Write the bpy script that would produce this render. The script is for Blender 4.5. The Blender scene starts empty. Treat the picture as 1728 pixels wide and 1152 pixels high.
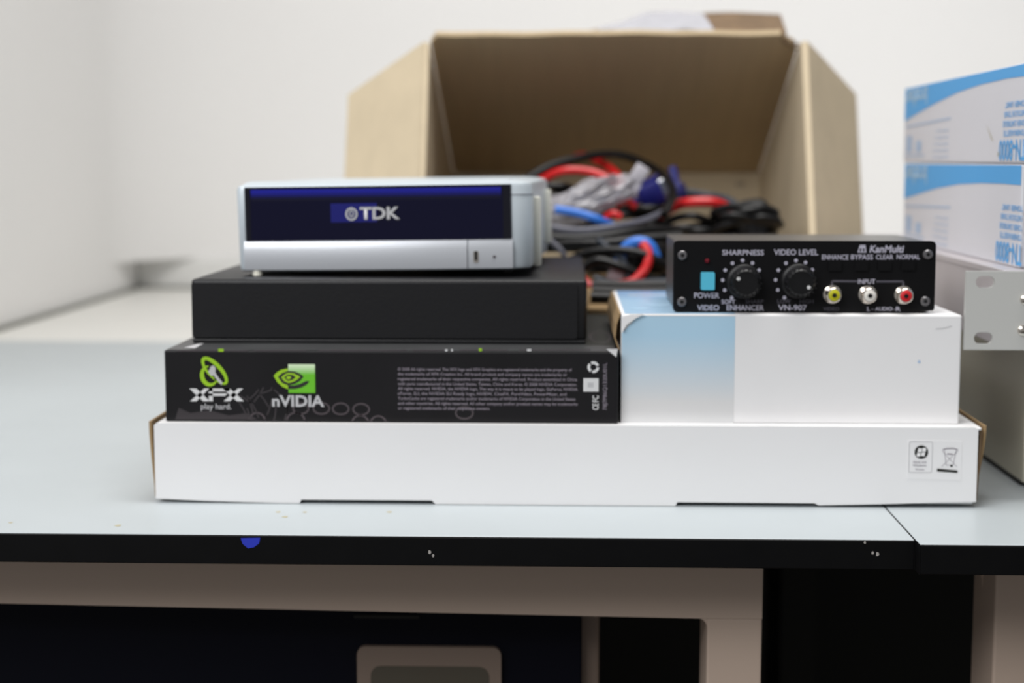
import bpy, bmesh, math, random
from mathutils import Vector, Matrix

random.seed(7)
S = bpy.context.scene
COL = S.collection
PI = math.pi

# ------------------------------------------------------------ camera, light, exposure
cd = bpy.data.cameras.new('camera')
cam = bpy.data.objects.new('camera', cd)
COL.objects.link(cam)
cd.sensor_width = 36.0
cd.lens = 56.25
cam.location = (0, 0, 0.195)
cam.rotation_euler = (math.radians(90 - 6.466), 0, math.radians(1.939))
cd.clip_start = 0.02
cd.dof.use_dof = True
cd.dof.focus_distance = 0.79
cd.dof.aperture_fstop = 6.3
S.camera = cam

w = bpy.data.worlds.new('world')
w.use_nodes = True
w.node_tree.nodes['Background'].inputs[0].default_value = (0.98, 0.985, 1.0, 1)
w.node_tree.nodes['Background'].inputs[1].default_value = 0.27
S.world = w


def area(name, loc, rot, sx, sy, power, color=(1, 1, 1)):
    l = bpy.data.lights.new(name, 'AREA')
    l.shape = 'RECTANGLE'
    l.size = sx
    l.size_y = sy
    l.energy = power
    l.color = color
    o = bpy.data.objects.new(name, l)
    o.location = loc
    o.rotation_euler = rot
    COL.objects.link(o)
    return o


# daylight from the window on the left, in front of the desk, and the room's ceiling panels
area('window_daylight', (-1.0, -0.55, 1.40), (0, math.radians(-72), math.radians(50)), 1.0, 1.5, 38.5, (0.98, 0.985, 1.0))
area('ceiling_lamp', (0.15, 0.85, 1.86), (0, 0, 0), 1.2, 0.6, 30, (1.0, 0.98, 0.95))

S.view_settings.view_transform = 'Standard'
S.view_settings.look = 'None'
S.view_settings.exposure = 0.0
S.view_settings.gamma = 1.0
S.view_settings.use_curve_mapping = False


# ------------------------------------------------------------ materials
def lin(c):
    return tuple(((v / 255) / 12.92 if v / 255 <= 0.04045 else ((v / 255 + 0.055) / 1.055) ** 2.4) for v in c)


MATS = {}


def mat(name, rgb, rough=0.5, metal=0.0, var=0.0, vscale=20.0, bump=0.0, bscale=60.0, spec=0.5, stretch=None,
        alpha=1.0, trans=0.0, coat=0.0):
    m = bpy.data.materials.new(name)
    m.use_nodes = True
    nt = m.node_tree
    b = nt.nodes['Principled BSDF']
    c = lin(rgb) + (1,)
    b.inputs['Base Color'].default_value = c
    b.inputs['Roughness'].default_value = rough
    b.inputs['Metallic'].default_value = metal
    b.inputs['Specular IOR Level'].default_value = spec
    b.inputs['Alpha'].default_value = alpha
    b.inputs['Transmission Weight'].default_value = trans
    b.inputs['Coat Weight'].default_value = coat
    if var or bump:
        tc = nt.nodes.new('ShaderNodeTexCoord')
        mp = nt.nodes.new('ShaderNodeMapping')
        nt.links.new(tc.outputs['Object'], mp.inputs['Vector'])
        if stretch:
            mp.inputs['Scale'].default_value = stretch
    if var:
        n = nt.nodes.new('ShaderNodeTexNoise')
        n.inputs['Scale'].default_value = vscale
        n.inputs['Detail'].default_value = 5
        nt.links.new(mp.outputs[0], n.inputs['Vector'])
        r = nt.nodes.new('ShaderNodeMapRange')
        r.inputs['From Min'].default_value = 0.3
        r.inputs['From Max'].default_value = 0.7
        r.inputs['To Min'].default_value = 1 - var
        r.inputs['To Max'].default_value = 1 + var
        nt.links.new(n.outputs['Fac'], r.inputs['Value'])
        mx = nt.nodes.new('ShaderNodeMix')
        mx.data_type = 'RGBA'
        mx.blend_type = 'MULTIPLY'
        mx.inputs['Factor'].default_value = 1
        mx.inputs['A'].default_value = c
        nt.links.new(r.outputs[0], mx.inputs['B'])
        nt.links.new(mx.outputs['Result'], b.inputs['Base Color'])
    if bump:
        n2 = nt.nodes.new('ShaderNodeTexNoise')
        n2.inputs['Scale'].default_value = bscale
        n2.inputs['Detail'].default_value = 3
        nt.links.new(mp.outputs[0], n2.inputs['Vector'])
        bp = nt.nodes.new('ShaderNodeBump')
        bp.inputs['Strength'].default_value = bump
        bp.inputs['Distance'].default_value = 0.001
        nt.links.new(n2.outputs['Fac'], bp.inputs['Height'])
        nt.links.new(bp.outputs[0], b.inputs['Normal'])
    MATS[name] = m
    return m


def grad_mat(name, c0, c1, axis, lo, hi, rough=0.4, ease=False):
    """printed or painted-in reflection colour that runs from c0 at lo to c1 at hi along an object axis"""
    m = mat(name, c0, rough)
    nt = m.node_tree
    b = nt.nodes['Principled BSDF']
    tc = nt.nodes.new('ShaderNodeTexCoord')
    sp = nt.nodes.new('ShaderNodeSeparateXYZ')
    nt.links.new(tc.outputs['Object'], sp.inputs[0])
    r = nt.nodes.new('ShaderNodeMapRange')
    r.inputs['From Min'].default_value = lo
    r.inputs['From Max'].default_value = hi
    if ease:
        r.interpolation_type = 'SMOOTHSTEP'
    nt.links.new(sp.outputs['XYZ'.index(axis)], r.inputs['Value'])
    mx = nt.nodes.new('ShaderNodeMix')
    mx.data_type = 'RGBA'
    mx.inputs['A'].default_value = lin(c0) + (1,)
    mx.inputs['B'].default_value = lin(c1) + (1,)
    nt.links.new(r.outputs[0], mx.inputs['Factor'])
    nt.links.new(mx.outputs['Result'], b.inputs['Base Color'])
    return m


M = MATS
mat('wall_paint', (238, 237, 236), 0.8, var=0.012, vscale=3, bump=0.15, bscale=90)
mat('gap_shade_grey', (120, 120, 114), 0.7)
mat('trunking', (226, 226, 224), 0.5)
mat('floor_lino', (74, 70, 66), 0.6, var=0.08, vscale=6)
mat('desk_laminate', (178, 185, 188), 0.38, var=0.02, vscale=14, bump=0.04, bscale=300)
mat('desk_laminate_pale', (222, 221, 216), 0.45, var=0.015, vscale=10)
mat('edge_black', (6, 6, 7), 0.6, var=0.2, vscale=80, spec=0.15)
mat('frame_beige', (188, 168, 152), 0.5, bump=0.08, bscale=500)
mat('panel_dark', (26, 26, 22), 0.8)
mat('navy_panel', (5, 6, 17), 0.55, spec=0.12)
mat('handle_beige', (120, 104, 92), 0.5)
mat('handle_inner', (72, 66, 54), 0.6)
mat('chip', (170, 165, 160), 0.7)
mat('paint_blue', (42, 58, 190), 0.4)
mat('card_white', (231, 230, 230), 0.6, var=0.012, vscale=10, bump=0.06, bscale=120)
mat('kraft_edge_shade', (150, 124, 88), 0.85, var=0.12, vscale=90)  # cut kraft edges, and the shade painted on the carton's bottom flap
mat('kraft', (200, 184, 156), 0.85, var=0.05, vscale=30, bump=0.12, bscale=200)
mat('kraft_inner', (192, 172, 140), 0.9, var=0.05, vscale=60, bump=0.2, bscale=160, stretch=(2.0, 0.15, 2.0))
mat('kraft_torn', (116, 94, 70), 0.95, var=0.25, vscale=70, bump=0.5, bscale=200)
mat('tape_clear', (166, 166, 176), 0.22, var=0.12, vscale=60, bump=0.5, bscale=70, spec=0.8)
mat('staple', (220, 220, 225), 0.2, metal=1.0)
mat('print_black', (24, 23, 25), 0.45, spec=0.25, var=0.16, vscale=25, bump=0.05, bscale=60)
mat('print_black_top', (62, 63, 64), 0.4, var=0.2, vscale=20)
mat('ink_grey', (136, 128, 138), 0.6)
mat('ink_faint', (72, 64, 68), 0.6)
mat('ink_faint2', (48, 43, 46), 0.6)
mat('ink_white', (214, 214, 214), 0.55)
mat('ink_green', (150, 196, 28), 0.5)
mat('ink_green_dark', (96, 138, 20), 0.5)
mat('ink_panel', (176, 174, 188), 0.6)
mat('ink_panel_dim', (78, 76, 86), 0.6)
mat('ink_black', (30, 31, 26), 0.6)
mat('ink_lightgrey', (188, 188, 190), 0.6)
mat('black_plastic', (26, 26, 28), 0.4, bump=0.1, bscale=700, spec=0.3)
mat('black_satin', (15, 15, 17), 0.45)
mat('black_rubber', (18, 18, 19), 0.6)
mat('hole_black', (3, 3, 3), 0.9)
mat('silver', (190, 199, 205), 0.34, metal=0.12, bump=0.03, bscale=900)
mat('silver_bar', (178, 181, 186), 0.3, metal=0.3, bump=0.04, bscale=900)
mat('rib_cream', (228, 227, 216), 0.45)
mat('navy_window', (5, 5, 36), 0.08, spec=0.35)
mat('window_edge', (8, 8, 22), 0.15)
mat('display_blue', (18, 22, 108), 0.25)
mat('display_strip', (22, 26, 140), 0.25)
mat('foot_clear', (226, 224, 210), 0.3)
mat('chassis_grey', (98, 95, 92), 0.34, metal=0.4, bump=0.04, bscale=800)
mat('panel_black', (9, 9, 11), 0.5, spec=0.18)
mat('knob_black', (12, 12, 14), 0.42, spec=0.35)
mat('button_blue', (84, 186, 214), 0.4)
mat('led_red', (96, 18, 30), 0.2)
mat('chrome', (222, 214, 204), 0.18, metal=1.0)
mat('rca_yellow', (190, 186, 24), 0.4)
mat('rca_white', (226, 222, 214), 0.4)
mat('rca_red', (206, 34, 40), 0.4)
mat('screw_black', (120, 118, 120), 0.28, metal=0.6)
mat('ear_grey', (196, 196, 192), 0.45, metal=0.1, bump=0.04, bscale=700)
mat('device_grey', (190, 184, 186), 0.42, metal=0.1)
mat('device_beige', (186, 182, 166), 0.45, metal=0.15)
mat('toner_white', (218, 217, 222), 0.55, var=0.01, vscale=10)
mat('toner_blue', (92, 172, 232), 0.5)
mat('toner_pale', (176, 196, 222), 0.5)
mat('toner_logo', (170, 202, 226), 0.5)
mat('stain', (176, 168, 140), 0.7)
mat('cable_black', (10, 10, 11), 0.42, spec=0.3)
mat('cable_red', (196, 24, 28), 0.4)
mat('cable_blue', (44, 112, 204), 0.45)
mat('cable_grey', (92, 92, 102), 0.45, spec=0.3)
mat('cable_slate', (46, 52, 62), 0.45, spec=0.3)
mat('vga_blue', (16, 20, 104), 0.45)
mat('plug_grey', (176, 172, 178), 0.5)
mat('pin_metal', (190, 190, 195), 0.25, metal=1.0)
mat('bag_plastic', (166, 163, 168), 0.22, var=0.1, vscale=60, alpha=0.62, spec=0.8)
grad_mat('eye_green', (106, 190, 42), (214, 236, 196), 'Z', 0.0274, 0.0325)
grad_mat('reflection_fade', (5, 5, 36), (26, 30, 150), 'Z', 0.0455, 0.0512, 0.08, ease=True)
grad_mat('sky_print', (214, 214, 214), (172, 205, 226), 'Z', 0.012, 0.05)
grad_mat('photo_top', (166, 200, 226), (44, 104, 182), 'Y', 0.0, 0.16, 0.3)
grad_mat('card_warm', (222, 222, 222), (218, 216, 217), 'X', 0.07, 0.19, 0.55)

# ------------------------------------------------------------ helpers
OFF = {}


def thing(name, label, cat, loc=(0, 0, 0), rot=(0, 0, 0), group=None, local=False):
    o = bpy.data.objects.new(name, None)
    o.empty_display_size = 0.02
    COL.objects.link(o)
    o.location = loc
    o.rotation_euler = rot
    o['label'] = label
    o['category'] = cat
    if group:
        o['group'] = group
    OFF[o] = Vector((0, 0, 0)) if local else Vector(loc)
    return o


def obj(name, bm, m, parent=None, smooth=False, label=None):
    """one mesh object; vertices come in world metres (or in the thing's own frame for local things)"""
    off = OFF[parent] if parent else Vector((0, 0, 0))
    if off.length:
        bmesh.ops.translate(bm, verts=bm.verts, vec=-off)
    me = bpy.data.meshes.new(name)
    bm.to_mesh(me)
    bm.free()
    if smooth:
        for p in me.polygons:
            p.use_smooth = True
        try:
            me.set_sharp_from_angle(angle=math.radians(38))
        except Exception:
            pass
    me.materials.append(M[m] if isinstance(m, str) else m)
    o = bpy.data.objects.new(name, me)
    COL.objects.link(o)
    if parent:
        o.parent = parent
        OFF[o] = off
    if label:
        o['label'] = label
    return o


def solo(name, bm, m, label, cat, group=None, smooth=True, origin=None):
    """a thing that is one mesh, its origin at its base"""
    lo = Vector((min(v.co.x for v in bm.verts), min(v.co.y for v in bm.verts), min(v.co.z for v in bm.verts)))
    hi = Vector((max(v.co.x for v in bm.verts), max(v.co.y for v in bm.verts), max(v.co.z for v in bm.verts)))
    c = Vector(((lo.x + hi.x) / 2, (lo.y + hi.y) / 2, lo.z))
    bmesh.ops.translate(bm, verts=bm.verts, vec=-c)
    o = obj(name, bm, m, None, smooth)
    o.location = c
    o['label'] = label
    o['category'] = cat
    if group:
        o['group'] = group
    OFF[o] = c
    return o


def struct(name, bm, m):
    o = obj(name, bm, m)
    o['kind'] = 'structure'
    return o


def box(x0, x1, y0, y1, z0, z1, bev=0.0, seg=2, bm=None):
    b = bmesh.new()
    bmesh.ops.create_cube(b, size=1)
    for v in b.verts:
        v.co = Vector(((x0 + x1) / 2 + v.co.x * (x1 - x0), (y0 + y1) / 2 + v.co.y * (y1 - y0),
                       (z0 + z1) / 2 + v.co.z * (z1 - z0)))
    if bev > 0:
        bmesh.ops.bevel(b, geom=list(b.edges), offset=bev, segments=seg, affect='EDGES', profile=0.5)
    return merge(bm, b)


def merge(bm, b):
    if bm is None:
        return b
    me = bpy.data.meshes.new('tmp')
    b.to_mesh(me)
    b.free()
    bm.from_mesh(me)
    bpy.data.meshes.remove(me)
    return bm


def prism(pts, o, ux, uy, depth, bm=None, bev=0.0):
    """extrude a 2-D outline: o + u*ux + v*uy, thickness along -(ux x uy)"""
    b = bm or bmesh.new()
    o, ux, uy = Vector(o), Vector(ux), Vector(uy)
    n = ux.cross(uy).normalized()
    f = [b.verts.new(o + ux * u + uy * v) for u, v in pts]
    k = [b.verts.new(o + ux * u + uy * v - n * depth) for u, v in pts]
    b.faces.new(f)
    b.faces.new(k[::-1])
    N = len(pts)
    for i in range(N):
        b.faces.new((f[i], k[i], k[(i + 1) % N], f[(i + 1) % N]))
    return b


def flat(polys, o, ux, uy, lift=0.0002, bm=None):
    """flat printed shapes on a face"""
    b = bm or bmesh.new()
    o, ux, uy = Vector(o), Vector(ux), Vector(uy)
    n = ux.cross(uy).normalized()
    for p in polys:
        vs = [b.verts.new(o + ux * u + uy * v + n * lift) for u, v in p]
        b.faces.new(vs)
    return b


def ringpoly(cx, cy, rx, ry, t, a0=0, a1=2 * PI, rot=0, n=28, tw=None):
    """quads of an elliptic stroke; tw gives its width along the sweep"""
    out = []
    c, s = math.cos(rot), math.sin(rot)

    def P(a, k):
        x, y = (rx + k) * math.cos(a), (ry + k) * math.sin(a)
        return (cx + x * c - y * s, cy + x * s + y * c)
    for i in range(n):
        u0, u1 = i / n, (i + 1) / n
        b0, b1 = a0 + (a1 - a0) * u0, a0 + (a1 - a0) * u1
        t0 = t * (tw(u0) if tw else 1) / 2
        t1 = t * (tw(u1) if tw else 1) / 2
        out.append([P(b0, -t0), P(b0, t0), P(b1, t1), P(b1, -t1)])
    return out


def disc(cx, cy, r, n=20, ry=None):
    ry = ry or r
    return [(cx + r * math.cos(2 * PI * i / n), cy + ry * math.sin(2 * PI * i / n)) for i in range(n)]


def rect(x0, y0, x1, y1):
    return [(x0, y0), (x1, y0), (x1, y1), (x0, y1)]


def rrect(x0, y0, x1, y1, r, n=4):
    out = []
    for cx, cy, a in ((x1 - r, y0 + r, -PI / 2), (x1 - r, y1 - r, 0), (x0 + r, y1 - r, PI / 2), (x0 + r, y0 + r, PI)):
        for i in range(n + 1):
            t = a + PI / 2 * i / n
            out.append((cx + r * math.cos(t), cy + r * math.sin(t)))
    return out


def lettering(lines, o, ux, uy, bm=None, bold=0.0, shear=0.0, lift=0.0002):
    """flat print: each line (text, u0, v0, width, height) is fitted into its rectangle"""
    b = bm or bmesh.new()
    o, ux, uy = Vector(o), Vector(ux), Vector(uy)
    n = ux.cross(uy).normalized()
    for s, u0, v0, wd, ht in lines:
        cu = bpy.data.curves.new('t', 'FONT')
        cu.body = s
        cu.resolution_u = 3
        cu.offset = bold
        cu.shear = shear
        to = bpy.data.objects.new('t', cu)
        COL.objects.link(to)
        dg = bpy.context.evaluated_depsgraph_get()
        me = bpy.data.meshes.new_from_object(to.evaluated_get(dg))
        bpy.data.objects.remove(to)
        bpy.data.curves.remove(cu)
        xs = [v.co.x for v in me.vertices]
        ys = [v.co.y for v in me.vertices]
        x0, x1, y0, y1 = min(xs), max(xs), min(ys), max(ys)
        for v in me.vertices:
            u = u0 + (v.co.x - x0) / max(x1 - x0, 1e-6) * wd
            q = v0 + (v.co.y - y0) / max(y1 - y0, 1e-6) * ht
            v.co = o + ux * u + uy * q + n * lift
        b.from_mesh(me)
        bpy.data.meshes.remove(me)
    return b


def words(name, lines, o, ux, uy, m, parent, bold=0.0, lift=0.0002):
    for l in lines:
        obj(name, lettering([l], o, ux, uy, bold=bold, lift=lift), m, parent)


def smooth_path(pts, n=8):
    P = [Vector(p) for p in pts]
    P = [P[0] * 2 - P[1]] + P + [P[-1] * 2 - P[-2]]
    out = []
    for i in range(1, len(P) - 2):
        a, b, c, d = P[i - 1:i + 3]
        for k in range(n):
            t = k / n
            out.append(0.5 * ((2 * b) + (c - a) * t + (2 * a - 5 * b + 4 * c - d) * t * t + (3 * b - a - 3 * c + d) * t ** 3))
    out.append(P[-2])
    return out


def tube(pts, r, seg=8, n=8, bm=None, flatk=1.0, raw=False):
    b = bm or bmesh.new()
    P = [Vector(p) for p in pts] if raw else smooth_path(pts, n)
    up = Vector((0.13, 0.3, 0.95)).normalized()
    rings = []
    for i, p in enumerate(P):
        d = (P[min(i + 1, len(P) - 1)] - P[max(i - 1, 0)]).normalized()
        s = d.cross(up)
        if s.length < 1e-3:
            s = d.cross(Vector((1, 0, 0)))
        s.normalize()
        up2 = s.cross(d)
        rings.append([b.verts.new(p + s * (r * math.cos(2 * PI * k / seg)) + up2 * (r * flatk * math.sin(2 * PI * k / seg)))
                      for k in range(seg)])
    for i in range(len(rings) - 1):
        for k in range(seg):
            b.faces.new((rings[i][k], rings[i][(k + 1) % seg], rings[i + 1][(k + 1) % seg], rings[i + 1][k]))
    b.faces.new(rings[0][::-1])
    b.faces.new(rings[-1])
    bmesh.ops.recalc_face_normals(b, faces=b.faces)
    return b


def lathe_y(cx, cz, prof, seg=28, bm=None):
    """turned shape about an axis along Y: prof = [(y, r), ...] from back to front, closed at both ends"""
    b = bm or bmesh.new()
    rings = [[b.verts.new((cx + r * math.cos(2 * PI * k / seg), y, cz + r * math.sin(2 * PI * k / seg)))
              for k in range(seg)] for y, r in prof]
    for i in range(len(rings) - 1):
        for k in range(seg):
            b.faces.new((rings[i][k], rings[i][(k + 1) % seg], rings[i + 1][(k + 1) % seg], rings[i + 1][k]))
    b.faces.new(rings[0])
    b.faces.new(rings[-1][::-1])
    bmesh.ops.recalc_face_normals(b, faces=b.faces)
    return b


UX, UY, UZ = (1, 0, 0), (0, 1, 0), (0, 0, 1)

# ------------------------------------------------------------ the setting
struct('wall_back', box(-0.76, 3.2, 2.44, 2.54, -0.74, 1.95), 'wall_paint')
struct('wall_left', box(-0.76, -0.657, 1.05, 2.44, -0.74, 1.95), 'wall_paint')
cove = [(0, 0)] + [(0.16 - 0.16 * math.cos(t), 0.16 - 0.16 * math.sin(t)) for t in [i * PI / 32 for i in range(0, 17)]][::-1]
bco = prism([(u, -v) for u, v in cove][::-1], (-0.657, 2.44, 1.95), UX, UY, 1.95 - 0.0457)
bmesh.ops.recalc_face_normals(bco, faces=bco.faces)
obj('shading_cove', bco, 'wall_paint', None, True)['kind'] = 'structure'  # cove added to blend the shading of the two walls
struct('gap_shade_left', box(-0.6568, -0.6482, 1.06, 2.44, -0.03, 0.0035), 'gap_shade_grey')  # dark strip standing in for the shade in the desk-to-wall gap
struct('gap_shade_back', box(-0.6482, 1.40, 2.4145, 2.4228, -0.03, 0.0035), 'gap_shade_grey')  # the same painted gap shade along the back wall
struct('floor', box(-0.76, 3.2, -2.2, 2.54, -0.80, -0.74), 'floor_lino')
struct('trim_1', box(-0.657, 3.2, 2.423, 2.44, -0.06, 0.0457, 0.004), 'trunking')

# ------------------------------------------------------------ desks
ZB = -0.0158
d = thing('desk', 'wide grey-topped desk with black edge carrying the stacked boxes', 'desk', (-0.24, 1.26, -0.74))
obj('desk_top', box(-0.648, 0.1808, 0.8180, 1.709, ZB, 0.0, 0.0006, 1), 'desk_laminate', d)
for sx_, sy_, sr_ in ((-0.160, 0.871, 0.0012), (-0.154, 0.859, 0.0014), (-0.145, 0.871, 0.001), (-0.098, 0.873, 0.0013), (-0.24, 0.835, 0.0015), (-0.30, 0.84, 0.001)):
    obj('dirt_spot', flat([[(sx_ + sr_ * (1 + 0.6 * math.sin(i * 2.1)) * math.cos(i * PI / 4), sy_ + 1.6 * sr_ * math.sin(i * PI / 4)) for i in range(8)]], (0, 0, 0), UX, UY, 0.0001), 'stain', d)
eb = obj('edge_band', box(-0.648, 0.1808, 0.8165, 0.8180, ZB, -0.0004, 0.0005, 1), 'edge_black', d, label='black edge band')
ex = lambda px: -0.2993 + px * 0.000311
ez = lambda py: -(py - 906) * 0.000303
obj('paint_mark', prism([(ex(416), ez(912)), (ex(449), ez(911)), (ex(447), ez(921)), (ex(438), ez(928)), (ex(428), ez(930)), (ex(419), ez(922))],
    (0, 0.8164, 0), UX, UZ, 0.0002), 'paint_blue', eb, label='dab of blue paint')
for px, py, k in ((735, 934, 1.0), (741, 940, 0.8), (1474, 929, 0.8), (1482, 931, 1.0), (1461, 911, 0.7)):
    c = (ex(px), ez(py))
    obj('chip', prism([(c[0] + 0.0011 * k * math.cos(a) * (0.6 + 0.5 * random.random()), c[1] + 0.0011 * k * math.sin(a)) for a in
        [i * PI / 3 for i in range(6)]], (0, 0.8164, 0), UX, UZ, 0.0002), 'chip', eb, label='pale chip in the edge')
obj('frame_rail', prism([(-0.63, -0.0495), (0.0792, -0.0583), (0.1096, -0.0583), (0.1096, ZB), (-0.63, ZB)], (0, 0.870, 0), UX, UZ, 0.025), 'frame_beige', d)
for x0, y0 in ((0.0792, 0.870), (-0.63, 0.870), (0.0792, 1.64), (-0.63, 1.64)):
    obj('leg', box(x0, x0 + 0.0304, y0, y0 + 0.045, -0.74, -0.0583 if y0 < 1 else ZB, 0.001), 'frame_beige', d)
fil = [(0, 0), (0, -0.006)] + [(-0.006 + 0.006 * math.cos(t), -0.006 + 0.006 * math.sin(t)) for t in [i * PI / 12 for i in range(1, 6)]] + [(-0.006, 0)]
obj('corner_fillet', prism(fil, (0.0794, 0.8705, -0.0581), UX, UZ, 0.024), 'frame_beige', d)
obj('modesty_panel', box(-0.60, 0.180, 1.405, 1.42, -0.72, ZB), 'panel_dark', d)
obj('edge_band', box(0.1806, 0.1811, 0.8165, 1.0, ZB, -0.0004), 'edge_black', d)

d = thing('desk', 'second grey desk on the right, its black edge set slightly further forward', 'desk', (0.8, 1.26, -0.74))
obj('desk_top', box(0.1815, 1.40, 0.8085, 1.709, ZB, 0.0, 0.0006, 1), 'desk_laminate', d)
obj('edge_band', box(0.1815, 1.40, 0.8070, 0.8085, ZB, -0.0004, 0.0005, 1), 'edge_black', d, label='black edge band')
obj('edge_band', box(0.1812, 0.1816, 0.8070, 1.0, ZB, -0.0004), 'edge_black', d)
obj('leg', box(0.2395, 0.2800, 0.878, 0.925, -0.74, ZB, 0.0015), 'frame_beige', d)
for x0, y0 in ((1.34, 0.878), (1.34, 1.665), (0.2395, 1.665)):
    obj('leg', box(x0, x0 + 0.04, y0, y0 + 0.04, -0.74, ZB, 0.0015), 'frame_beige', d)
gus = [(0.0, 0.0), (0.0, -0.034)] + [(-0.020 + 0.020 * math.cos(t), -0.034 + 0.027 * math.sin(t)) for t in [i * PI / 14 for i in range(1, 7)]] + [(-0.021, -0.006), (-0.021, 0.0)]
obj('gusset', prism(gus, (0.2395, 0.905, ZB), UX, UZ, 0.006), 'frame_beige', d, label='curved corner bracket')
obj('frame_rail', box(0.280, 1.34, 0.883, 0.913, -0.055, ZB, 0.001), 'frame_beige', d)
obj('bolt', lathe_y(0.2335, -0.0290, [(0.9052, 0.0026), (0.9036, 0.0026), (0.9026, 0.0012)], 12), 'chip', d, True)
obj('modesty_panel', box(0.2322, 1.38, 1.645, 1.66, -0.72, ZB), 'panel_dark', d)
obj('side_panel', box(0.20, 0.2322, 1.45, 1.62, -0.74, ZB), 'panel_dark', d)

d = thing('desk', 'pale desk at the back, standing against the wall behind the carton', 'desk', (0.3, 2.06, -0.74))
obj('desk_top', box(-0.648, 1.40, 1.7105, 2.414, ZB, 0.0, 0.0006, 1), 'desk_laminate_pale', d)
for x0, y0 in ((-0.63, 1.73), (-0.63, 2.34), (1.34, 1.73), (1.34, 2.34)):
    obj('leg', box(x0, x0 + 0.03, y0, y0 + 0.03, -0.74, ZB, 0.001), 'frame_beige', d)

# pedestal cabinet under the desk
c = thing('pedestal_cabinet', 'navy-fronted drawer pedestal with beige edge under the left desk', 'cabinet', (-0.2, 1.1, -0.74))
obj('carcass', box(-0.42, 0.0205, 0.920, 1.39, -0.70, -0.062, 0.002), 'handle_beige', c)
for i, (z0, z1) in enumerate(((-0.235, -0.063), (-0.465, -0.238), (-0.695, -0.468))):
    dr = obj('drawer', box(-0.410, 0.0100, 0.910, 0.920, z0, z1, 0.001), 'navy_panel', c)
    if i == 0:
        obj('label_strip', box(-0.1235, -0.085, 0.9088, 0.910, z0 + 0.1635, z0 + 0.1655), 'panel_dark', dr)
    zt = z1 - 0.0245
    xo = -0.1215
    pl = rrect(xo, zt - 0.045, xo + 0.0845, zt, 0.005)
    h = obj('handle', prism(pl, (0, 0.906, 0), UX, UZ, 0.004), 'handle_beige', dr, label='beige recessed pull')
    obj('handle_recess', prism(rrect(xo + 0.008, zt - 0.038, xo + 0.0775, zt - 0.0115, 0.006), (0, 0.9057, 0), UX, UZ, 0.0008), 'handle_inner', c)
for x0 in (-0.40, -0.02):
    for y0 in (0.92, 1.34):
        obj('foot', box(x0, x0 + 0.03, y0, y0 + 0.03, -0.74, -0.70, 0.002), 'black_rubber', c)

# ------------------------------------------------------------ big white carton at the bottom
t = thing('white_box', 'long flat white cardboard box lying on the desk, bottom of the stack', 'box', (0, 1.04, 0))
X0, X1, YF, ZT = -0.2345, 0.2312, 0.8935, 0.0460
obj('body', box(X0 + 0.001, X1 - 0.001, YF + 0.0022, 1.17, 0.0020, ZT - 0.0018, 0.0008), 'card_white', t)
px2x = lambda px: -0.2355 + (px - 258) * 0.0003352
n0, n1, n2, n3 = px2x(508), px2x(737), px2x(1147), px2x(1384)
front = [(X0, 0.0024), (X0 + 0.03, 0.0012), (X0 + 0.07, 0.0003), (n0, 0.0003), (n0 + 0.001, 0.0024), (n1 - 0.001, 0.0024), (n1 + 0.001, 0.0003),
         (n2, 0.0003), (n2 + 0.001, 0.0024), (n3 - 0.001, 0.0024), (n3 + 0.001, 0.0012), (X1 - 0.05, 0.0022), (X1 - 0.02, 0.0034), (X1, 0.0038),
         (X1, ZT - 0.0012), (X1 - 0.0012, ZT), (X0 + 0.0012, ZT), (X0, ZT - 0.0012)]
obj('front_panel', prism(front, (0, YF, 0), UX, UZ, 0.0018), 'card_white', t)
obj('lid', box(X0 + 0.001, X1 + 0.002, YF + 0.0005, 1.172, ZT - 0.0016, ZT, 0.0006), 'card_white', t)


def curl(side, x, out, y0, y1, z0, z1, m, name, th=0.0014):
    b = bmesh.new()
    rows = []
    for i in range(9):
        u = i / 8
        z = z0 + (z1 - z0) * u
        dx = side * out * (math.sin(u * PI * 0.5) ** 1.5)
        rows.append([b.verts.new((x + dx, y0, z)), b.verts.new((x + dx + side * th, y0, z)),
                     b.verts.new((x + dx + side * th, y1, z)), b.verts.new((x + dx, y1, z))])
    for i in range(8):
        for k in range(4):
            b.faces.new((rows[i][k], rows[i][(k + 1) % 4], rows[i + 1][(k + 1) % 4], rows[i + 1][k]))
    b.faces.new(rows[0][::-1])
    b.faces.new(rows[-1])
    bmesh.ops.recalc_face_normals(b, faces=b.faces)
    return obj(name, b, m, t, True)


curl(-1, X0, 0.0026, YF + 0.004, 1.165, 0.003, ZT + 0.0004, 'kraft_edge_shade', 'side_flap')
curl(1, X1, 0.0046, YF + 0.006, 1.165, 0.006, ZT + 0.0002, 'kraft_edge_shade', 'side_flap')
curl(1, X1, 0.0016, YF + 0.003, 1.165, 0.004, ZT - 0.002, 'kraft_torn', 'side_flap')
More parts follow.
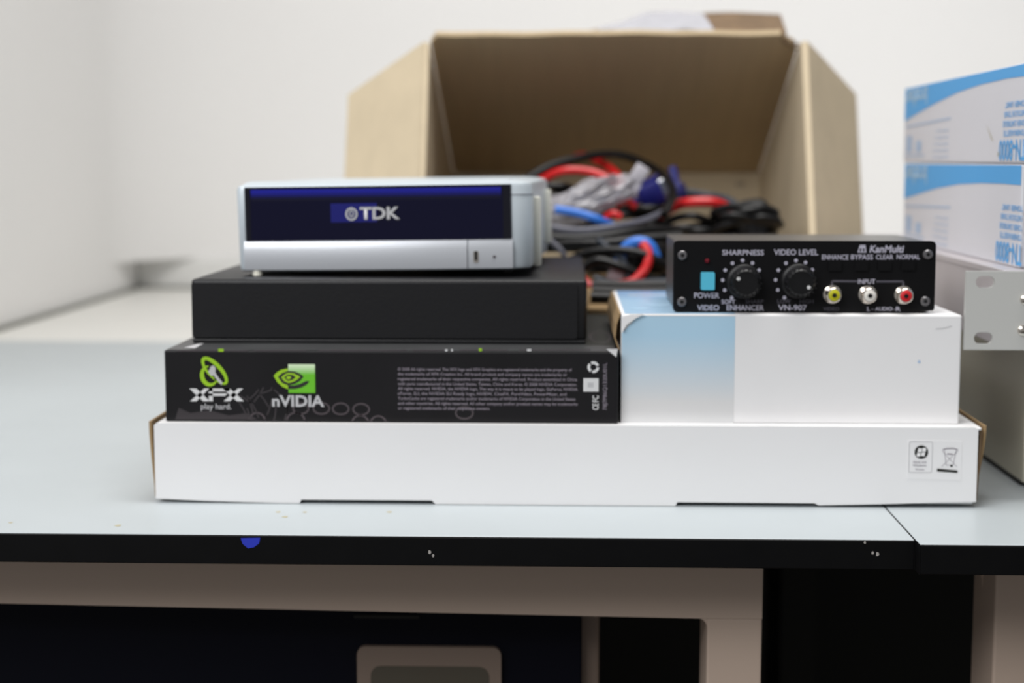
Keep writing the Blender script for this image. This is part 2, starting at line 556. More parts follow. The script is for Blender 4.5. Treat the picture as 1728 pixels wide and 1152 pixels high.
# sticker: round badge with a waved four-pane flag, and the crossed-out bin
lx = lambda px: px2x(px)
lz = lambda py: ZT - (py - 716.5) * 0.000335
st = obj('sticker', prism([(lx(1534), lz(738)), (lx(1534), lz(804)), (lx(1624), lz(806)), (lx(1624), lz(739))][::-1], (0, YF - 0.0002, 0), UX, UZ, 0.0002), 'card_white', t)
O = (0, YF - 0.0003, 0)
b = flat(ringpoly((lx(1536) + lx(1575)) / 2, (lz(740) + lz(793)) / 2, 0.0064, 0.0087, 0.00016, n=4, a0=PI / 4, a1=PI / 4 + 2 * PI), O, UX, UZ)
b.free()
card = rrect(lx(1536), lz(793), lx(1575), lz(740), 0.0011)
card_in = rrect(lx(1536) + 0.00025, lz(793) + 0.00025, lx(1575) - 0.00025, lz(740) - 0.00025, 0.0009)
obj('badge_outline', flat([[card[i], card[(i + 1) % len(card)], card_in[(i + 1) % len(card)], card_in[i]] for i in range(len(card))], O, UX, UZ), 'ink_lightgrey', st)
cx, cz = lx(1556.5), lz(758)
obj('badge_disc', flat([disc(cx, cz, 0.0038, 28)], O, UX, UZ), 'ink_black', st)


def wave(u0, v0, u1, v1):
    top = [(u0 + (u1 - u0) * i / 6, v1) for i in range(7)]
    bot = [(u0 + (u1 - u0) * (6 - i) / 6, v0) for i in range(7)]
    out = []
    for u, v in bot[::-1] + top[::-1]:
        wv = 0.00032 * math.sin(u / 0.0022 * PI * 0.9)
        out.append((cx + u * 0.96 + v * 0.22, cz + v + wv - u * 0.10))
    return out


q = 0.0023
obj('badge_flag', flat([wave(-q, 0.0002, -0.0002, q), wave(0.0002, 0.0002, q, q), wave(-q, -q, -0.0002, -0.0002), wave(0.0002, -q, q, -0.0002)],
    O, UX, UZ, 0.0004), 'card_white', st)
words('badge_lettering', [('Works with', lx(1543), lz(777), 0.0075, 0.0014), ('Windows', lx(1543), lz(782.5), 0.0075, 0.0014), ('Vista', lx(1547), lz(789), 0.005, 0.0011)], O, UX, UZ, 'ink_grey', st)


def stroke(pts, wd):
    out = []
    for (x0, y0), (x1, y1) in zip(pts[:-1], pts[1:]):
        dx, dy = x1 - x0, y1 - y0
        L = math.hypot(dx, dy) or 1e-9
        nx, ny = -dy / L * wd / 2, dx / L * wd / 2
        out.append([(x0 - nx, y0 - ny), (x1 - nx, y1 - ny), (x1 + nx, y1 + ny), (x0 + nx, y0 + ny)])
    return out


bx = lambda cxx: lx(1520 + cxx / 4.798)
bz = lambda cyy: lz(720 + cyy / 4.798)
P = stroke([(bx(345), bz(162)), (bx(375), bz(152)), (bx(430), bz(150)), (bx(465), bz(162))], 0.00055)
P += stroke([(bx(358), bz(165)), (bx(375), bz(285)), (bx(430), bz(290)), (bx(452), bz(165))], 0.00022)
P += stroke([(bx(380), bz(195)), (bx(425), bz(198))], 0.0006)
P += stroke([(bx(340), bz(170)), (bx(462), bz(300))], 0.0002)
P += stroke([(bx(465), bz(170)), (bx(340), bz(300))], 0.0002)
obj('bin_symbol', flat(P, O, UX, UZ), 'ink_grey', st)
obj('bin_symbol', flat([disc(bx(418), bz(292), 0.0007, 12), [(bx(303), bz(338)), (bx(468), bz(350)), (bx(468), bz(330)), (bx(306), bz(315))]], O, UX, UZ), 'ink_black', st)

# ------------------------------------------------------------ black printed card box
t = thing('printed_box', 'black printed card box with green logos standing on the long white box', 'box', (-0.1, 1.02, 0.046))
GX0, GX1, GY, GZ0, GZ1 = -0.2293, 0.0298, 0.9000, 0.0460, 0.0872
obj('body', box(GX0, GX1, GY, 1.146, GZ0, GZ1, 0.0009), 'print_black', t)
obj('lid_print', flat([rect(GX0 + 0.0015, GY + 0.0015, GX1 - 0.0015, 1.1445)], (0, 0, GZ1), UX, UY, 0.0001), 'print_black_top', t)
dim = obj('dim_reflection', flat([rect(0.0110, GY + 0.030, 0.0290, 1.1440)], (0, 0, GZ1), UX, UY, 0.0002), 'ink_black', t)  # black patch painting in the weaker reflection on this part of the lid
obj('fan_ring', flat(ringpoly(0.021, GY + 0.075, 0.0062, 0.030, 0.0014, n=24), (0, 0, GZ1), UX, UY, 0.0003), 'ink_faint', dim)
sg = 0.0003366
gx = lambda px: GX0 + (px - 277) * sg
gz = lambda py: GZ1 - (py - 590.5 - (px_t(py))) * 0.000339
px_t = lambda py: 0.0


def G(px, py):
    """a point of the printed front, the print sagging a little to the right as the box does"""
    return (GX0 + (px - 277) * sg, GZ1 - 0.0004 - (py - 592 - (px - 277) * 0.006) * 0.000336)


O = (0, GY, 0)
# worn pale edge, chips and a scuffed corner
for a, bb in ((300, 420), (430, 520), (540, 690), (700, 760), (780, 860), (880, 1000)):
    obj('edge_wear', flat([[G(a, 592.5), G(bb, 592.5), G(bb, 590.6), G(a, 590.6)]], O, UX, UZ, 0.00025), 'ink_faint', t)
for x, w_, y0_, m_ in ((755, 4, 590, 'ink_white'), (765, 3, 590, 'ink_white'), (893, 7, 590, 'ink_white'), (812, 5, 588.5, 'ink_green'), (370, 9, 588.5, 'ink_green')):
    obj('edge_wear', flat([[G(x, 593.5), G(x + w_, 593.5), G(x + w_, y0_), G(x, y0_)]], O, UX, UZ, 0.00032), m_, t)
obj('torn_corner', flat([[G(1026, 590), G(1043, 604), G(1045.5, 590)]], O, UX, UZ, 0.0003), 'ink_white', t)
obj('torn_corner', flat([[(GX0 + 0.009, 0.9100), (GX0 + 0.016, 0.908), (GX0 + 0.0155, 0.932), (GX0 + 0.0125, 0.928)]], (0, 0, GZ1), UX, UY, 0.0003), 'ink_lightgrey', t)
# emblem: two crossing green orbits around a grey figure
C3 = lambda a, bq: G(280 + a / 4.547, 580 + bq / 4.547)
k = sg
e1 = C3(377, 212)
e2 = C3(338, 246)
obj('emblem', flat(ringpoly(e1[0], e1[1], 27.5 * k, 10.5 * k, 5.4 * k, a0=-1.0, a1=PI * 1.62, rot=-0.84, n=34, tw=lambda u: 0.5 + 0.8 * math.sin(u * PI)), O, UX, UZ, 0.0003), 'ink_green', t)
obj('emblem', flat(ringpoly(e2[0], e2[1], 13 * k, 16 * k, 6 * k, a0=1.5, a1=5.6, rot=0.15, n=26, tw=lambda u: 0.35 + 0.9 * math.sin(u * PI)), O, UX, UZ, 0.0004), 'ink_green', t)
obj('emblem_figure', flat([[G(*p) for p in ((352, 628), (357, 618), (362, 617), (365, 622), (364, 629), (369, 637), (376, 646), (374, 651), (367, 642), (361, 634), (357, 635))]], O, UX, UZ, 0.0004), 'ink_lightgrey', t)


def Gs(pts):
    return [G(*p) for p in pts]


xf = []
for x0, x1 in ((319, 354), (376, 412)):
    wd = (x1 - x0) * 0.34
    xf.append(Gs([(x0, 656.5), (x0 + wd, 656.5), (x1, 678.5), (x1 - wd, 678.5)]))
    xf.append(Gs([(x1 - wd * 0.8, 656.5), (x1 - 1, 656.5), (x0 + wd, 678.5), (x0 + 1, 678.5)]))
xf.append(Gs([(352, 656.5), (389, 656.5), (387, 661.5), (352, 661.5)]))
xf.append(Gs([(352, 665), (384, 665), (380, 669.5), (352, 669.5)]))
xf.append(Gs([(352, 656.5), (359, 656.5), (359, 678.5), (352, 678.5)]))
obj('logo_lettering', flat(xf, O, UX, UZ, 0.0003), 'ink_white', t)
p0 = G(338, 693)
obj('slogan_lettering', lettering([('play hard.', p0[0], p0[1] - 0.0008, 52 * k, 13 * k)], O, UX, UZ, bold=0.008), 'ink_lightgrey', t)

# eye logo
E0, E1 = G(488.5, 664.3), G(534, 615.2)
sq = obj('eye_logo', flat([rect(E0[0], E0[1], E1[0], E1[1])], O, UX, UZ, 0.00025), 'eye_green', t)


def C2(pts):
    """crop coordinates of the emblem to the box front"""
    return [G(280 + a / 4.547, 580 + bq / 4.547) for a, bq in pts]


outer = [(834, 250), (860, 222), (895, 202), (945, 192), (945, 355), (900, 335), (862, 300)]
obj('eye_logo', flat([C2(outer[::-1])], O, UX, UZ, 0.00028), 'ink_green', t)
dark = [C2([(868, 258), (900, 228), (948, 212), (1000, 216), (1040, 234), (1066, 256), (1040, 288), (1000, 312), (948, 325), (900, 305)][::-1]),
        C2([(945, 325), (990, 325), (1040, 312), (1085, 290), (1112, 292), (1090, 318), (1045, 342), (995, 352), (945, 352)][::-1])]
obj('eye_logo', flat(dark, O, UX, UZ, 0.00036), 'ink_black', t)
obj('eye_logo', flat([C2([(893, 262), (920, 238), (948, 226), (990, 230), (1022, 246), (1040, 258), (1010, 284), (975, 300), (948, 306), (915, 290)][::-1])], O, UX, UZ, 0.00044), 'ink_green', t)
obj('eye_logo', flat([C2([(915, 262), (945, 240), (985, 244), (1005, 262), (975, 282), (945, 290)][::-1])], O, UX, UZ, 0.00052), 'ink_black', t)
obj('eye_logo', flat([C2([(930, 262), (950, 250), (972, 258), (962, 274), (946, 278)][::-1])], O, UX, UZ, 0.0006), 'ink_green', t)
p0 = G(460, 688)
obj('logo_lettering', lettering([('nVIDIA', p0[0], p0[1], 89 * k, 20 * k)], O, UX, UZ, bold=0.03), 'ink_lightgrey', t)
# faint printed rings along the bottom edge
for a, bq, r, hf in ((1200, 505, 62, 0), (1350, 508, 62, 0), (1508, 512, 62, 0), (1040, 505, 60, 0), (1000, 608, 70, 1), (1500, 625, 65, 1), (1640, 625, 60, 1), (700, 600, 60, 1), (2305, 541, 66, 0)):
    cc = C2([(a, bq)])[0]
    rr_ = r / 4.547 * k
    rp = ringpoly(cc[0], cc[1], rr_, rr_ * (1 if hf else 0.70), 3.0 * k, a0=0.2 if hf else 0, a1=PI - 0.2 if hf else 2 * PI, n=22)
    obj('ring_print', flat([[(u, max(v, GZ0 + 0.0008)) for u, v in s] for s in rp], O, UX, UZ, 0.0001), 'ink_faint', t)
sm = []
for a, bq, l, an in ((610, 430, 60, -0.5), (650, 470, 70, -1.2), (690, 520, 60, -1.1), (720, 400, 70, 0.9), (760, 440, 60, -0.9), (800, 500, 60, 1.2), (840, 560, 70, 1.4),
                     (930, 540, 60, 1.3), (680, 400, 60, 0.7), (860, 380, 60, -0.7), (790, 370, 60, 0.3), (940, 500, 50, 1.4), (640, 550, 50, -1.2), (590, 500, 50, -1.0)):
    dx, dy = l * math.cos(an), l * math.sin(an)
    sm += stroke(C2([(a - dx, bq + dy), (a, bq), (a + dx * 0.8, bq - dy * 1.1)]), 2.6 * k)
obj('sketch_print', flat([[(u, max(v, GZ0 + 0.0008)) for u, v in s] for s in sm], O, UX, UZ, 0.00012), 'ink_faint2', t)
obj('shade_print', flat([C2([(60, 590), (560, 590), (700, 592), (620, 540), (480, 560), (330, 520), (180, 540), (90, 500)])], O, UX, UZ, 0.00005), 'ink_faint2', t)
# small print
legal = ['\u00a9 2008 All rights reserved. The XFX logo and XFX Graphics are registered trademarks and the property of',
         'the trademarks of XFX Creation Inc. All brand product and company names are trademarks or',
         'registered trademarks of their respective companies. All rights reserved. Product assembled in China',
         'with parts manufactured in the United States, Taiwan, China and Korea. \u00a9 2008 NVIDIA Corporation.',
         'All rights reserved. NVIDIA, the NVIDIA logo, The way it is meant to be played logo, GeForce, NVIDIA',
         'nForce, SLI, the NVIDIA SLI Ready logo, NVIEW, CineFX, PureVideo, PowerMizer, and',
         'TurboCache are registered trademarks and/or trademarks of NVIDIA Corporation in the United States',
         'and other countries. All rights reserved. All other company and/or product names may be trademarks',
         'or registered trademarks of their respective owners.']
wds = [294, 286, 303, 303, 304, 285, 300, 304, 156]
ll = []
for i, (s, wd) in enumerate(zip(legal, wds)):
    p = G(674.5, 626 + i * 8.35)
    ll.append((s, p[0], p[1] - 0.0006, wd * k, 6.8 * k))
words('legal_lettering', ll, O, UX, UZ, 'ink_grey', t, bold=0.012)
cc = G(1004.6, 621)
rec = []
for i in range(3):
    a = i * 2 * PI / 3 + 0.3
    rec += ringpoly(cc[0], cc[1], 7.6 * k, 7.6 * k, 4.6 * k, a0=a, a1=a + 1.75, n=6)
obj('recycling_symbol', flat(rec, O, UX, UZ, 0.0003), 'ink_white', t)
a, bq = G(988, 662.5), G(1013.5, 640)
pp = obj('print_patch', flat([rect(a[0], a[1], bq[0], bq[1])], O, UX, UZ, 0.0003), 'ink_white', t)
obj('patch_mark', flat([rect(a[0] + 0.0025, a[1] + 0.0024, bq[0] - 0.0028, bq[1] - 0.0024)], O, UX, UZ, 0.0004), 'ink_lightgrey', pp)
pa = G(1014, 694)
obj('mark_lettering', lettering([('CE', 0, 0, 11 * k, 10.5 * k), ('FC', 13.5 * k, 0, 11 * k, 10.5 * k)], (pa[0], GY, pa[1]), UZ, (-1, 0, 0), bold=0.02), 'ink_white', t)
pa = G(1029.5, 694)
obj('code_lettering', lettering([('78J7P86Q1320U01L', 0, 0, 80 * k, 8.5 * k)], (pa[0], GY, pa[1]), UZ, (-1, 0, 0), bold=0.01), 'ink_grey', t)

# ------------------------------------------------------------ black slab case
t = thing('black_case', 'plain black plastic case lying on the printed box beneath the silver drive', 'case', (-0.105, 1.03, 0.0872))
BX0, BX1, BY, BZ0, BZ1 = -0.2216, 0.0122, 0.9350, 0.0872, 0.1252
obj('shell', box(BX0, BX1, BY + 0.0012, 1.168, BZ0 + 0.0022, BZ1, 0.0022, 3), 'black_plastic', t, True)
obj('front_panel', prism(rrect(BX0 + 0.0005, BZ0 + 0.0034, BX1 - 0.0055, BZ1 - 0.0022, 0.0012), (0, BY, 0), UX, UZ, 0.003), 'black_plastic', t)
obj('base_lip', box(BX0 + 0.0004, BX1 - 0.0004, BY + 0.0004, 1.167, BZ0 + 0.0003, BZ0 + 0.0026, 0.0008), 'black_plastic', t)
for x0 in (BX0 + 0.01, BX1 - 0.022):
    for y0 in (BY + 0.012, 1.128):
        obj('foot', box(x0, x0 + 0.012, y0, y0 + 0.012, BZ0, BZ0 + 0.0008), 'black_rubber', t)
obj('top_vent', box(-0.05, 0.004, 1.156, 1.161, BZ1 - 0.0004, BZ1 + 0.0003), 'hole_black', t)

# ------------------------------------------------------------ silver drive (own frame: x along its front, y into depth)
t = thing('disc_drive', 'silver external disc drive with dark blue window lying on top of the black case', 'drive', (-0.1990, 0.9640, 0.1256),
          (0, math.radians(-0.75), math.radians(-2.3)), local=True)
DW, DD, DH = 0.1790, 0.190, 0.0545
FZ = 0.0022


def plan(inset=0.0, bulge=0.0035):
    """outline of the drive seen from above: slightly bowed front, rounded right corners"""
    pts = []
    i = inset
    for k_ in range(13):
        u = k_ / 12
        x = 0.004 + (DW - 0.014 - 0.004) * u
        pts.append((x, i - bulge * (1 - (2 * u - 1) ** 2)))
    r = 0.012
    for k_ in range(1, 8):
        a = -PI / 2 + PI / 2 * k_ / 7
        pts.append((DW - r - i + r * math.cos(a), r + i + r * math.sin(a)))
    for cx_, cy_, a0 in ((DW - 0.010 - i, DD - 0.010 - i, 0), (0.008 + i, DD - 0.008 - i, PI / 2)):
        for k_ in range(6):
            a = a0 + PI / 2 * k_ / 5
            rr = 0.010 if a0 == 0 else 0.008
            pts.append((cx_ + rr * math.cos(a), cy_ + rr * math.sin(a)))
    r = 0.0035
    for k_ in range(5):
        a = PI + PI / 2 * k_ / 4
        pts.append((r + i + r * math.cos(a), r + i + r * math.sin(a)))
    return pts


def stack(levels):
    """loft the plan outline through (z, inset) levels"""
    b_ = bmesh.new()
    rings = [[b_.verts.new((x, y, z)) for x, y in plan(i)] for z, i in levels]
    N = len(rings[0])
    for a_, c_ in zip(rings[:-1], rings[1:]):
        for j in range(N):
            b_.faces.new((a_[j], a_[(j + 1) % N], c_[(j + 1) % N], c_[j]))
    b_.faces.new(rings[0][::-1])
    b_.faces.new(rings[-1])
    bmesh.ops.recalc_face_normals(b_, faces=b_.faces)
    return b_


obj('shell', stack([(FZ, 0.0022), (FZ + 0.001, 0.001), (FZ + 0.003, 0.0006), (DH - 0.003, 0.0), (DH - 0.001, 0.0008), (DH, 0.003)]), 'silver', t, True)
obj('top_cover', stack([(DH - 0.0002, 0.003), (DH + 0.0006, 0.006), (DH + 0.0014, 0.014), (DH + 0.0018, 0.03)]), 'silver', t, True)
WX0, WX1 = 0.0055, 0.1668


def bowed(x0, x1, z0, z1, y_out, y_in, bm=None, n=14, zt=None, y_top=None):
    """a strip that follows the bow of the front; y_out is how far it stands proud (negative = outwards)"""
    b_ = bm or bmesh.new()
    rows = []
    for j in range(n + 1):
        x = x0 + (x1 - x0) * j / n
        u = (x - 0.004) / (DW - 0.018)
        yb = -0.0035 * (1 - (2 * u - 1) ** 2)
        ring = [(x, yb + y_in, z0), (x, yb + y_out, z0), (x, yb + y_out, z1)]
        if zt:
            ring.append((x, yb + y_top, zt))
            ring.append((x, yb + y_in, zt))
        else:
            ring.append((x, yb + y_in, z1))
        rows.append([b_.verts.new(p) for p in ring])
    K = len(rows[0])
    for a_, c_ in zip(rows[:-1], rows[1:]):
        for j in range(K):
            b_.faces.new((a_[j], a_[(j + 1) % K], c_[(j + 1) % K], c_[j]))
    b_.faces.new(rows[0][::-1])
    b_.faces.new(rows[-1])
    bmesh.ops.recalc_face_normals(b_, faces=b_.faces)
    return b_


win = obj('window', bowed(WX0, WX1, 0.0205, 0.0527, -0.0007, 0.001), 'navy_window', t, True, 'dark blue glossy window')
obj('window_edge', bowed(WX0, WX0 + 0.0034, 0.0205, 0.0527, -0.0008, 0.001, n=1), 'window_edge', win)
obj('window_edge', bowed(WX1 - 0.0048, WX1, 0.0205, 0.0527, -0.0008, 0.001, n=1), 'window_edge', win)
obj('window_edge', bowed(WX0, WX1, 0.0517, 0.0530, -0.0008, 0.001), 'window_edge', win)
obj('window_reflection', bowed(WX0 + 0.004, WX1 - 0.006, 0.0445, 0.0514, -0.00075, 0.001), 'reflection_fade', win)  # reflected band along the window top, painted as a blue fade
obj('display', bowed(0.0585, 0.0865, 0.0315, 0.0428, -0.00075, 0.001, n=4), 'display_blue', win, label='faint blue display behind the window')


def front_y(x):
    u = (x - 0.004) / (DW - 0.018)
    return -0.0035 * (1 - (2 * u - 1) ** 2)


ly = front_y(0.084) - 0.0011
b = lettering([('TDK', 0.0762, 0.0330, 0.0242, 0.0074)], (0, ly, 0), UX, UZ, bold=0.03)
flat(ringpoly(0.0712, 0.0364, 0.0031, 0.0034, 0.0011, n=20) + ringpoly(0.0712, 0.0366, 0.0011, 0.0019, 0.0007, n=12)
     + [[(0.0706, 0.0391), (0.0718, 0.0391), (0.0712, 0.0408)]], (0, ly, 0), UX, UZ, 0.0002, b)
obj('logo_lettering', b, 'ink_lightgrey', win)
EX = 0.1405
obj('front_bar', bowed(WX0 - 0.001, EX - 0.0003, 0.0032, 0.0154, -0.0022, 0.002, zt=0.0205, y_top=-0.0002), 'silver_bar', t, True)
bt = obj('eject_button', bowed(EX + 0.0003, WX1 + 0.0008, 0.0032, 0.0154, -0.0022, 0.002, n=4, zt=0.0205, y_top=-0.0002), 'silver_bar', t, True)
sy = front_y(0.146) - 0.0024
obj('slot', prism(rrect(0.1440, 0.0064, 0.1472, 0.0136, 0.0011), (0, sy, 0), UX, UZ, 0.001), 'chrome', bt)
obj('slot_opening', prism(rrect(0.1448, 0.0078, 0.1464, 0.0134, 0.0006), (0, sy - 0.0002, 0), UX, UZ, 0.0008), 'hole_black', bt)
obj('indicator', lathe_y(0.1565, 0.0100, [(front_y(0.1565) - 0.001, 0.0009), (front_y(0.1565) - 0.0026, 0.0009)], 10), 'ink_faint', bt)
obj('cap_seam', tube([(x, y, 0.0468) for x, y in plan(-0.00005)[12:20]], 0.00022, 6, raw=True), 'cable_grey', t)
for y0, y1, z0, z1 in ((0.026, 0.034, 0.002, 0.0450), (0.150, 0.160, 0.010, 0.0470)):
    obj('rib', box(DW - 0.001, DW + 0.0038, y0, y1, z0, z1, 0.0015, 2), 'rib_cream', t, True)
for x0 in (0.012, DW - 0.016):
    for y0 in (0.012, DD - 0.014):
        bb = bmesh.new()
        bmesh.ops.create_cone(bb, cap_ends=True, segments=14, radius1=0.0030, radius2=0.0026, depth=0.003)
        bmesh.ops.translate(bb, verts=bb.verts, vec=(x0, y0 - 0.012 * (y0 < 0.05 and x0 < 0.05), 0.0013))
        obj('foot', bb, 'foot_clear' if x0 < 0.05 else 'black_rubber', t, True)

# ------------------------------------------------------------ blue and white box
t = thing('photo_box', 'white box with pale blue print and a torn corner beside the black printed box', 'box', (0.127, 0.99, 0.046))
WX0b, WX1b, WY, WZ0, WZ1 = 0.0314, 0.2230, 0.9050, 0.0460, 0.1082
obj('body', box(WX0b, WX1b, WY, 1.069, WZ0, WZ1, 0.0009), 'card_white', t)
fx = lambda px: WX0b + (px - 1047) * 0.0003352
fz = lambda py: WZ1 - (py - 528) * 0.0003395
obj('sky_print', flat([[(fx(1048), fz(712)), (fx(1239), fz(712)), (fx(1239), fz(530)), (fx(1076), fz(530)), (fx(1048), fz(560))]], (0, WY, 0), UX, UZ, 0.0001), 'sky_print', t)
tp = obj('top_print', flat([rect(WX0b + 0.002, WY + 0.002, fx(1240), 1.067)], (0, 0, WZ1), UX, UY, 0.00015), 'photo_top', t)
obj('cloud_print', flat([disc(WX0b + 0.024, WY + 0.055, 0.0085, 14, 0.005), disc(WX0b + 0.012, WY + 0.030, 0.006, 14, 0.004)], (0, 0, WZ1), UX, UY, 0.0003), 'toner_logo', tp)
obj('top_lettering', lettering([('DIGITAL PHOTO', WX0b + 0.009, WY + 0.122, 0.024, 0.014)], (0, 0, WZ1), UX, UY, 0 and None, bold=0.02), 'ink_lightgrey', tp)
tc = prism([(fx(1049), fz(557)), (fx(1056), fz(545)), (fx(1072), fz(534)), (fx(1086), fz(527.5)), (fx(1062), fz(528)), (fx(1048), fz(532))], (0, WY - 0.0018, 0), UX, UZ, 0.0012)
obj('torn_corner', tc, 'card_white', t)
# tuck flap standing off the left side, kraft inside
fl = bmesh.new()
for z, o_ in ((0.0880, 0.0006), (0.0945, 0.0030), (0.1020, 0.0024), (0.1085, 0.0002)):
    for dx, y in ((0, WY + 0.001), (0.0009, WY + 0.001), (0.0009, 1.06), (0, 1.06)):
        fl.verts.new((WX0b - o_ - 0.001 + dx, y, z))
fl.verts.ensure_lookup_table()
V = fl.verts
for i in range(3):
    for j in range(4):
        fl.faces.new((V[i * 4 + j], V[i * 4 + (j + 1) % 4], V[i * 4 + 4 + (j + 1) % 4], V[i * 4 + 4 + j]))
fl.faces.new((V[3], V[2], V[1], V[0]))
fl.faces.new((V[12], V[13], V[14], V[15]))
bmesh.ops.recalc_face_normals(fl, faces=fl.faces)
obj('tuck_flap', fl, 'kraft_edge_shade', t)
obj('edge_highlight', flat([[(fx(1090), fz(531)), (fx(1240), fz(531)), (fx(1240), fz(528.6)), (fx(1090), fz(528.6))]], (0, WY, 0), UX, UZ, 0.0002), 'card_white', t)
obj('pen_mark', flat(stroke([(fx(1575), fz(551)), (fx(1588), fz(550)), (fx(1602), fz(546))], 0.0004), (0, WY, 0), UX, UZ, 0.0002), 'ink_lightgrey', t)
obj('pen_mark', flat([disc(fx(1549), fz(606), 0.0009, 10)], (0, WY, 0), UX, UZ, 0.0002), 'toner_pale', t)

# ------------------------------------------------------------ small black video unit
t = thing('video_unit', 'small black video box with two knobs standing on the blue and white box', 'video device', (0.135, 0.965, 0.1082))
VX0, VX1, VY, VZ0, VZ1 = 0.0612, 0.2097, 0.9150, 0.1084, 0.1494
obj('chassis', box(VX0 + 0.002, VX1 - 0.002, VY + 0.0026, 1.012, VZ0 + 0.0006, VZ1 - 0.0008, 0.001), 'chassis_grey', t)
out = rrect(VX0, VZ0, VX1, VZ1, 0.0026)
out = [p for p in out if not (p[0] > VX1 - 0.004 and p[1] < VZ0 + 0.004)]
out = [(VX1 - 0.0078, VZ0), (VX1 - 0.0078, VZ0 + 0.0014), (VX1 - 0.001, VZ0 + 0.0014), (VX1, VZ0 + 0.0026)] + out
fp = obj('front_panel', prism(out, (0, VY, 0), UX, UZ, 0.0026), 'panel_black', t)
for x0 in (VX0 + 0.014, VX1 - 0.026):
    for y0 in (VY + 0.012, 0.994):
        obj('foot', box(x0, x0 + 0.010, y0, y0 + 0.010, 0.1082, VZ0 + 0.0008), 'black_rubber', t)
sv, sw = 0.0003352, 0.000342


def Vp(a, bq):
    """crop coordinates of the panel to the panel's plane"""
    px, py = 1120 + a / 3.6, 380 + bq / 3.6
    return (VX0 + (px - 1137) * sv, VZ0 + (526.5 - (px - 1137) * 0.0065 - py) * sw)


O = (0, VY, 0)


def Vline(s, a0, b0, a1, b1):
    p, q_ = Vp(a0, b1), Vp(a1, b0)
    return (s, p[0], p[1], q_[0] - p[0], q_[1] - p[1])


words('lettering', [Vline('SHARPNESS', 358, 146, 612, 181), Vline('VIDEO LEVEL', 672, 140, 942, 178), Vline('POWER', 190, 405, 345, 441),
    Vline('VIDEO', 210, 480, 345, 515), Vline('ENHANCER', 390, 478, 618, 513), Vline('VN-907', 705, 474, 880, 510), Vline('INPUT', 1187, 316, 1293, 345),
    Vline('L', 1247, 482, 1262, 507), Vline('AUDIO', 1296, 482, 1400, 505), Vline('R', 1422, 480, 1450, 506), Vline('SOFT', 358, 447, 442, 474),
    Vline('ENHANCE', 965, 170, 1126, 202), Vline('BYPASS', 1141, 168, 1275, 200), Vline('CLEAR', 1292, 168, 1398, 198), Vline('NORMAL', 1418, 166, 1558, 196)],
    O, UX, UZ, 'ink_panel', fp, bold=0.02)
words('lettering', [Vline('SHARP', 505, 445, 615, 470), Vline('LOW', 700, 441, 780, 467), Vline('HIGH', 835, 441, 920, 466), Vline('VIDEO', 980, 486, 1077, 508)],
    O, UX, UZ, 'ink_panel_dim', fp, bold=0.01)
b = lettering([Vline('KanMulti', 1252, 112, 1462, 158)], O, UX, UZ, bold=0.03, shear=0.15)
a_, c_ = Vp(1180, 158), Vp(1234, 112)
flat([[(a_[0], a_[1]), (c_[0], a_[1]), (c_[0] - 0.0006, c_[1]), (a_[0] + 0.0012, c_[1])]], O, UX, UZ, 0.0002, b)
obj('logo_lettering', b, 'ink_panel', fp)
obj('logo_mark', flat([rect(a_[0] + 0.0012, a_[1] + 0.0006, a_[0] + 0.0021, a_[1] + 0.0024), rect(c_[0] - 0.0020, a_[1] + 0.0006, c_[0] - 0.0011, a_[1] + 0.0024)], O, UX, UZ, 0.0003), 'panel_black', fp)
ln = []
for pts in (((1030, 360), (1030, 330), (1182, 330)), ((1298, 330), (1462, 328), (1462, 358))):
    ln += stroke([Vp(*p) for p in pts], 0.0011)
ln += stroke([Vp(1272, 497), Vp(1288, 497)], 0.0009) + stroke([Vp(1404, 497), Vp(1418, 497)], 0.0009)
obj('bracket_line', flat(ln, O, UX, UZ), 'ink_panel_dim', fp)
for kx, ky, ax, ay, dots in ((490, 335, 460, 320, ((422, 228), (483, 210), (543, 226), (584, 268), (378, 270), (363, 330), (376, 390), (420, 436))),
                             (820, 330, 900, 378, ((747, 225), (808, 208), (866, 220), (908, 263), (702, 267), (686, 326), (701, 386), (742, 432)))):
    c0 = Vp(kx, ky)
    kb = obj('knob', lathe_y(c0[0], c0[1], [(VY + 0.0005, 0.0098), (VY - 0.004, 0.0098), (VY - 0.0048, 0.0090), (VY - 0.0050, 0.0082), (VY - 0.0135, 0.0076), (VY - 0.0145, 0.0066)], 36), 'knob_black', t, True)
    pd = Vp(ax, ay)
    # the cap stands nearer the eye, so the pointer sits inside its rim
    ang = math.atan2(pd[1] - Vp(kx + 20, ky + 12)[1], pd[0] - Vp(kx + 20, ky + 12)[0])
    obj('pointer_dot', lathe_y(c0[0] + 0.0050 * math.cos(ang), c0[1] + 0.0050 * math.sin(ang), [(VY - 0.0142, 0.0011), (VY - 0.0148, 0.0011)], 12), 'ink_white', kb)
    for i in range(18):
        a = 2 * PI * i / 18
        obj('grip_ridge', prism([(-0.0003, 0), (0.0003, 0), (0.0003, 0.0005), (-0.0003, 0.0005)],
            (c0[0] + 0.0079 * math.cos(a), VY - 0.0125, c0[1] + 0.0079 * math.sin(a)), (-math.sin(a), 0, math.cos(a)), (math.cos(a), 0, math.sin(a)), 0.007), 'knob_black', kb)
    for dd in dots:
        obj('scale_dot', flat([disc(*Vp(*dd), 0.00105, 12)], O, UX, UZ), 'ink_panel', fp)
b0, b1 = Vp(229, 388), Vp(312, 282)
obj('power_button', prism(rrect(b0[0], b0[1], b1[0], b1[1], 0.0008), (0, VY - 0.0035, 0), UX, UZ, 0.004), 'button_blue', t, label='pale blue square power button')
c0 = Vp(267, 216)
obj('power_lamp', lathe_y(c0[0], c0[1], [(VY + 0.0002, 0.0014), (VY - 0.0008, 0.0014), (VY - 0.0016, 0.0008)], 14), 'led_red', t, True)
